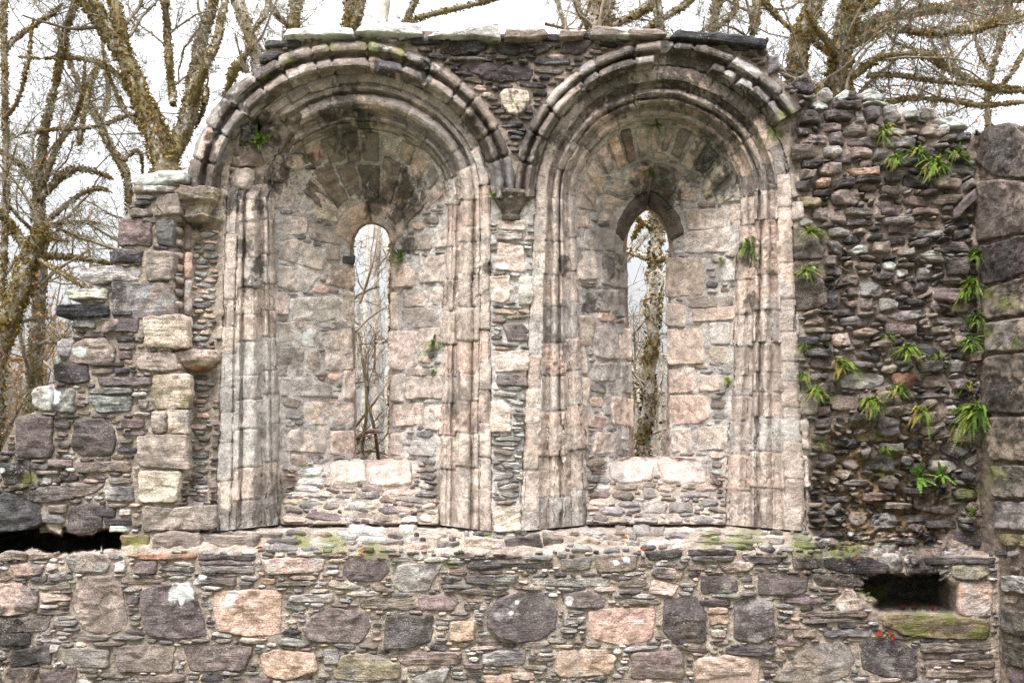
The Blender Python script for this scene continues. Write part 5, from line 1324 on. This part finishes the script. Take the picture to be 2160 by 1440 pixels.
FERNS = [(545, 302, 74, 0, 'bright green fern curling out of the hollow at the left haunch of the first arch'), (1083, 214, 24, 2, 'tiny fern on the ochre stone between the two arches'), (842, 546, 60, 0, 'dense fern on the right jamb of the left slit window'),
 (917, 724, 62, 2, 'upright fern in a joint of the right reveal of the left window'), (914, 784, 26, 2, 'small pale fern sprig just below the upright one in the left window'), (1366, 366, 56, 2, 'dark fern hanging over the tip of the right slit window'),
 (1386, 268, 46, 2, 'thin trailing fern under the inner rolls of the second arch'), (1625, 282, 52, 1, 'yellow green fern under the broken right end of the second hood mould'), (1583, 526, 96, 5, 'big bushy fern on the right jamb moulding of the second window'),
 (1521, 548, 28, 3, 'small yellowish fern on the reveal left of the bushy jamb fern'), (1588, 660, 36, 2, 'narrow fern in the jamb hollow under the bushy fern'), (1710, 492, 62, 1, 'pale green fern beside the top of the flat jamb blocks'), (1702, 572, 58, 1, 'rounded yellow green fern on top of the square red brown block'),
 (1868, 276, 62, 3, 'straw tipped fern highest on the broken masonry'), (1886, 336, 50, 5, 'dark fern at the left end of the ledge of ferns'), (1934, 322, 66, 1, 'tall fern in the middle of the ledge of ferns'), (1972, 348, 78, 5, 'bright drooping fern at the right of the ledge of ferns'), (2018, 326, 56, 2, 'slim fern climbing to the return wall corner'),
 (2060, 540, 62, 0, 'topmost fern in the dark corner crack by the return wall'), (2050, 606, 70, 5, 'shaded hanging fern second down the corner crack'), (2062, 672, 60, 0, 'glossy arching fern third down the corner crack'), (2048, 722, 70, 0, 'spreading fern fourth down the corner crack'), (2044, 812, 46, 3, 'small yellow tinged fern above the largest corner fern'), (2062, 868, 96, 5, 'largest and lowest fern in the corner crack'),
 (1776, 772, 92, 3, 'large yellowing fern above the pale wedge shaped stone'), (1918, 738, 72, 1, 'wide fern right of the large yellowing one'), (1976, 750, 42, 2, 'light green fern tuft beside the wide fern'), (1872, 710, 36, 2, 'little fern above the wide fern'), (1694, 728, 34, 2, 'small fern at the edge of the flat jamb blocks'), (1692, 792, 38, 5, 'round dark fern low on the jamb edge'), (1720, 826, 56, 1, 'sprawling fern left of the pale wedge shaped stone'),
 (1838, 846, 66, 5, 'deep green fern under the pale wedge shaped stone'), (1892, 822, 60, 1, 'upswept fern beside the red brown stone'), (1940, 868, 70, 3, 'golden fern lowest of the group on the rough wall'), (1533, 800, 34, 3, 'wispy fern hanging in a joint of the right reveal'), (1572, 988, 26, 3, 'yellow green tuft low on the right reveal'),
 (1938, 1004, 78, 4, 'bright broad leaved weed low on the rough wall'), (1984, 1002, 52, 4, 'second smaller bright weed to the right of the broad leaved one'), (2150, 720, 44, 1, 'fern growing out of a joint of the return wall'), (1036, 410, 28, 2, 'grassy green tuft at the left edge of the central corbel'), (1866, 946, 34, 2, 'fern sprig in the brown earthy hollow'), (1730, 935, 24, 2, 'tiny fern beside the lowest dressed blocks'), (2050, 1080, 24, 4, 'little green seedling near the low right corner')]
for i, (x, y, s, k, lb) in enumerate(FERNS):
    weed = k == 4; jj = i % 3
    dpt = float(samp(DEP, x, y)) - .015 - (.05 if x > 1690 and x < 2070 and y > 150 else .0)
    loc = P(x, y, dpt); sc = s / (F / (dpt + 7.5)) / .60
    if k < 0: continue
    o = FP[k].build('fern' if not weed else 'weed', M_FERN, None) if not any(a == k for a, _ in FSRC) else None
    if o is None:
        src = next(b for a, b in FSRC if a == k); o = src.copy(); COL.objects.link(o)
    else: FSRC.append((k, o))
    o.location = loc; rz = -.9 if x > 2040 and y > 480 else RNG.uniform(-.3, .3)
    o.rotation_euler = (RNG.uniform(-.15, .25), RNG.uniform(-.25, .25), rz); q = sc * RNG.uniform(.95, 1.15) * (.92 if k == 5 else .82); o.scale = (q * random.choice((-1, 1)), q, q * RNG.uniform(.9, 1.1))
    tag(o, lb, 'fern' if not weed else 'weed', 'ferns growing on the wall' if not weed else 'bright weeds on the rough wall')
# ------------------------------------------------------------------ fallen leaves
def leaf_obj(x, y, w, c, lb, off=.03, yaw=None):
    mb = MB(); n = 9; t = np.linspace(0, 1, n); wd2 = np.sin(np.pi * t ** .8) * .3 * RNG.uniform(.8, 1.2); L = w * .6 / PXM
    z = .18 * np.sin(t * 2.4) ; rows = [np.stack([t - .5, s * wd2, z + abs(s) * .10 + .03 * np.sin(t * 9 + s)], -1) for s in (-1, -.5, 0, .5, 1)]
    V = np.concatenate(rows) * L; a = RNG.uniform(-1, 1) if yaw is None else yaw; ca, sa = math.cos(a), math.sin(a)
    V = np.stack([V[:, 0] * ca - V[:, 1] * sa, V[:, 0] * sa + V[:, 1] * ca, V[:, 2]], -1)
    V = np.stack([V[:, 0], V[:, 1] * .8 - V[:, 2] * .55, V[:, 2] * .8 + V[:, 1] * .62], -1)
    mb.add(V, gridquads(5, n), None, lin(c) * .3); o = mb.build('fallen_leaf', M_LEAF, None); o.location = P(x, y, float(samp(DEP, x, y)) - off); tag(o, lb, 'leaf', 'fallen leaves'); return o
for a in [(548, 1157, 24, (206, 92, 34), 'curled orange leaf at the left end of the mossy ledge'), (763, 1163, 24, (238, 172, 40), 'bright yellow leaf on the ledge above the round dark boulder'), (837, 1176, 16, (150, 62, 34), 'dark red scrap of leaf right of the yellow leaf'),
          (1318, 1136, 24, (222, 140, 50), 'pale orange leaf at the foot of the right window'), (1358, 1159, 22, (196, 110, 56), 'rusty leaf on the ledge below the pale orange leaf'), (1802, 1178, 22, (176, 92, 50), 'brown leaf on the dark slab over the recess'),
          (1855, 1338, 30, (206, 84, 34), 'orange red leaf left of the mossy sill'), (1882, 1346, 30, (196, 72, 34), 'flat red leaf lowest under the mossy sill'), (1877, 1335, 18, (180, 80, 34), 'small brown red leaf between the two under the mossy sill'), (1905, 1282, 26, (150, 70, 40), 'brown leaf at the left of the recess floor'),
          (1930, 1283, 26, (160, 78, 44), 'curled brown leaf in the middle of the recess floor'), (1966, 1285, 26, (190, 90, 44), 'orange brown leaf at the right of the recess floor'), (2050, 1059, 18, (210, 100, 44), 'orange leaf caught on the low right corner of the rough wall'), (1034, 1072, 14, (204, 150, 60), 'small tan leaf on the ochre block between the windows')]:
    leaf_obj(*a, off=.05 if a[0] < 1820 else .03)
# ------------------------------------------------------------------ ground, sky, light, camera
n = 140; xs = np.sinh(np.linspace(-4.2, 4.2, n)) * 4; ys = np.sinh(np.linspace(-3.8, 4.6, n)) * 4
GX, GY = np.meshgrid(xs, ys); GZ = .10 * perlin(np.stack([GX * .35, GY * .35, GX * 0], -1)) * sst(1.0, 3.0, np.abs(GY)) + np.clip(GY - 3, 0, 60) * .012
gm = MB(); V = np.stack([GX, GY, GZ - .02], -1).reshape(-1, 3); g = sst(-.3, .3, fbm(V * .6, 4))[:, None]
gm.add(V, gridquads(n, n), None, np.where(V[:, 1:2] < .5, lin((112, 108, 98)), lin((96, 76, 54))) * (1 - g) + lin((92, 98, 54)) * g); tag(gm.build('ground', M_SOIL, None), 'leaf strewn grassy ground of the ruin and the wood', None, None, 'structure')
w = bpy.data.worlds.new('World'); SC.world = w; w.use_nodes = True; t = NT(w)
SUN_EL, SUN_AZ = R(58), R(200)
sky = t.n('ShaderNodeTexSky', {'sky_type': 'NISHITA', 'sun_disc': False, 'sun_elevation': SUN_EL, 'sun_rotation': SUN_AZ, 'air_density': 1.2, 'dust_density': 4.0, 'ozone_density': 1.0})
hs = t.n('ShaderNodeHueSaturation', None, Saturation=.16, Color=sky.outputs[0])
# an even cloud deck: the sky light is averaged towards white
mx = t.mixc(.62, hs.outputs[0], (7.1, 7.3, 7.6))
gen = t.n('ShaderNodeTexCoord').outputs['Generated']; el = t.n('ShaderNodeSeparateXYZ', None, Vector=gen).outputs[2]
deck = t.math('ADD', t.math('ADD', .20, t.math('MULTIPLY', t.math('MAXIMUM', el, 0.0), 1.15)), t.ramp(el, .40, .95, 0.0, 1.35))
deck = t.math('MULTIPLY', deck, t.ramp(t.noise(gen, 2.2, 5, .55), .3, .7, .84, 1.12))
mx = t.mixc(1.0, mx, t.gray(deck), 'MULTIPLY')
bg = t.n('ShaderNodeBackground', None, Color=mx, Strength=.15); o = t.n('ShaderNodeOutputWorld'); t.t.links.new(bg.outputs[0], o.inputs[0])
sl = bpy.data.lights.new('sun', 'SUN'); sl.energy = 1.0; sl.angle = R(18); sl.color = (1, .975, .945); so = bpy.data.objects.new('sun', sl); COL.objects.link(so)
so.rotation_euler = (R(90) - SUN_EL, 0, R(180) - SUN_AZ + R(0)); so.rotation_euler = (R(32), 0, R(-24))
cd = bpy.data.cameras.new('camera'); cd.sensor_width = 36; cd.lens = 36 * F / 2160; cd.clip_end = 2000; co = bpy.data.objects.new('camera', cd); COL.objects.link(co); SC.camera = co
co.location = CAM; co.rotation_euler = (R(90) + TH, 0, 0)
SC.view_settings.view_transform = 'Standard'; SC.view_settings.look = 'None'; SC.view_settings.gamma = 1; SC.view_settings.use_curve_mapping = False; SC.view_settings.exposure = 1.5
SC.cycles.max_bounces = 6; SC.cycles.diffuse_bounces = 4
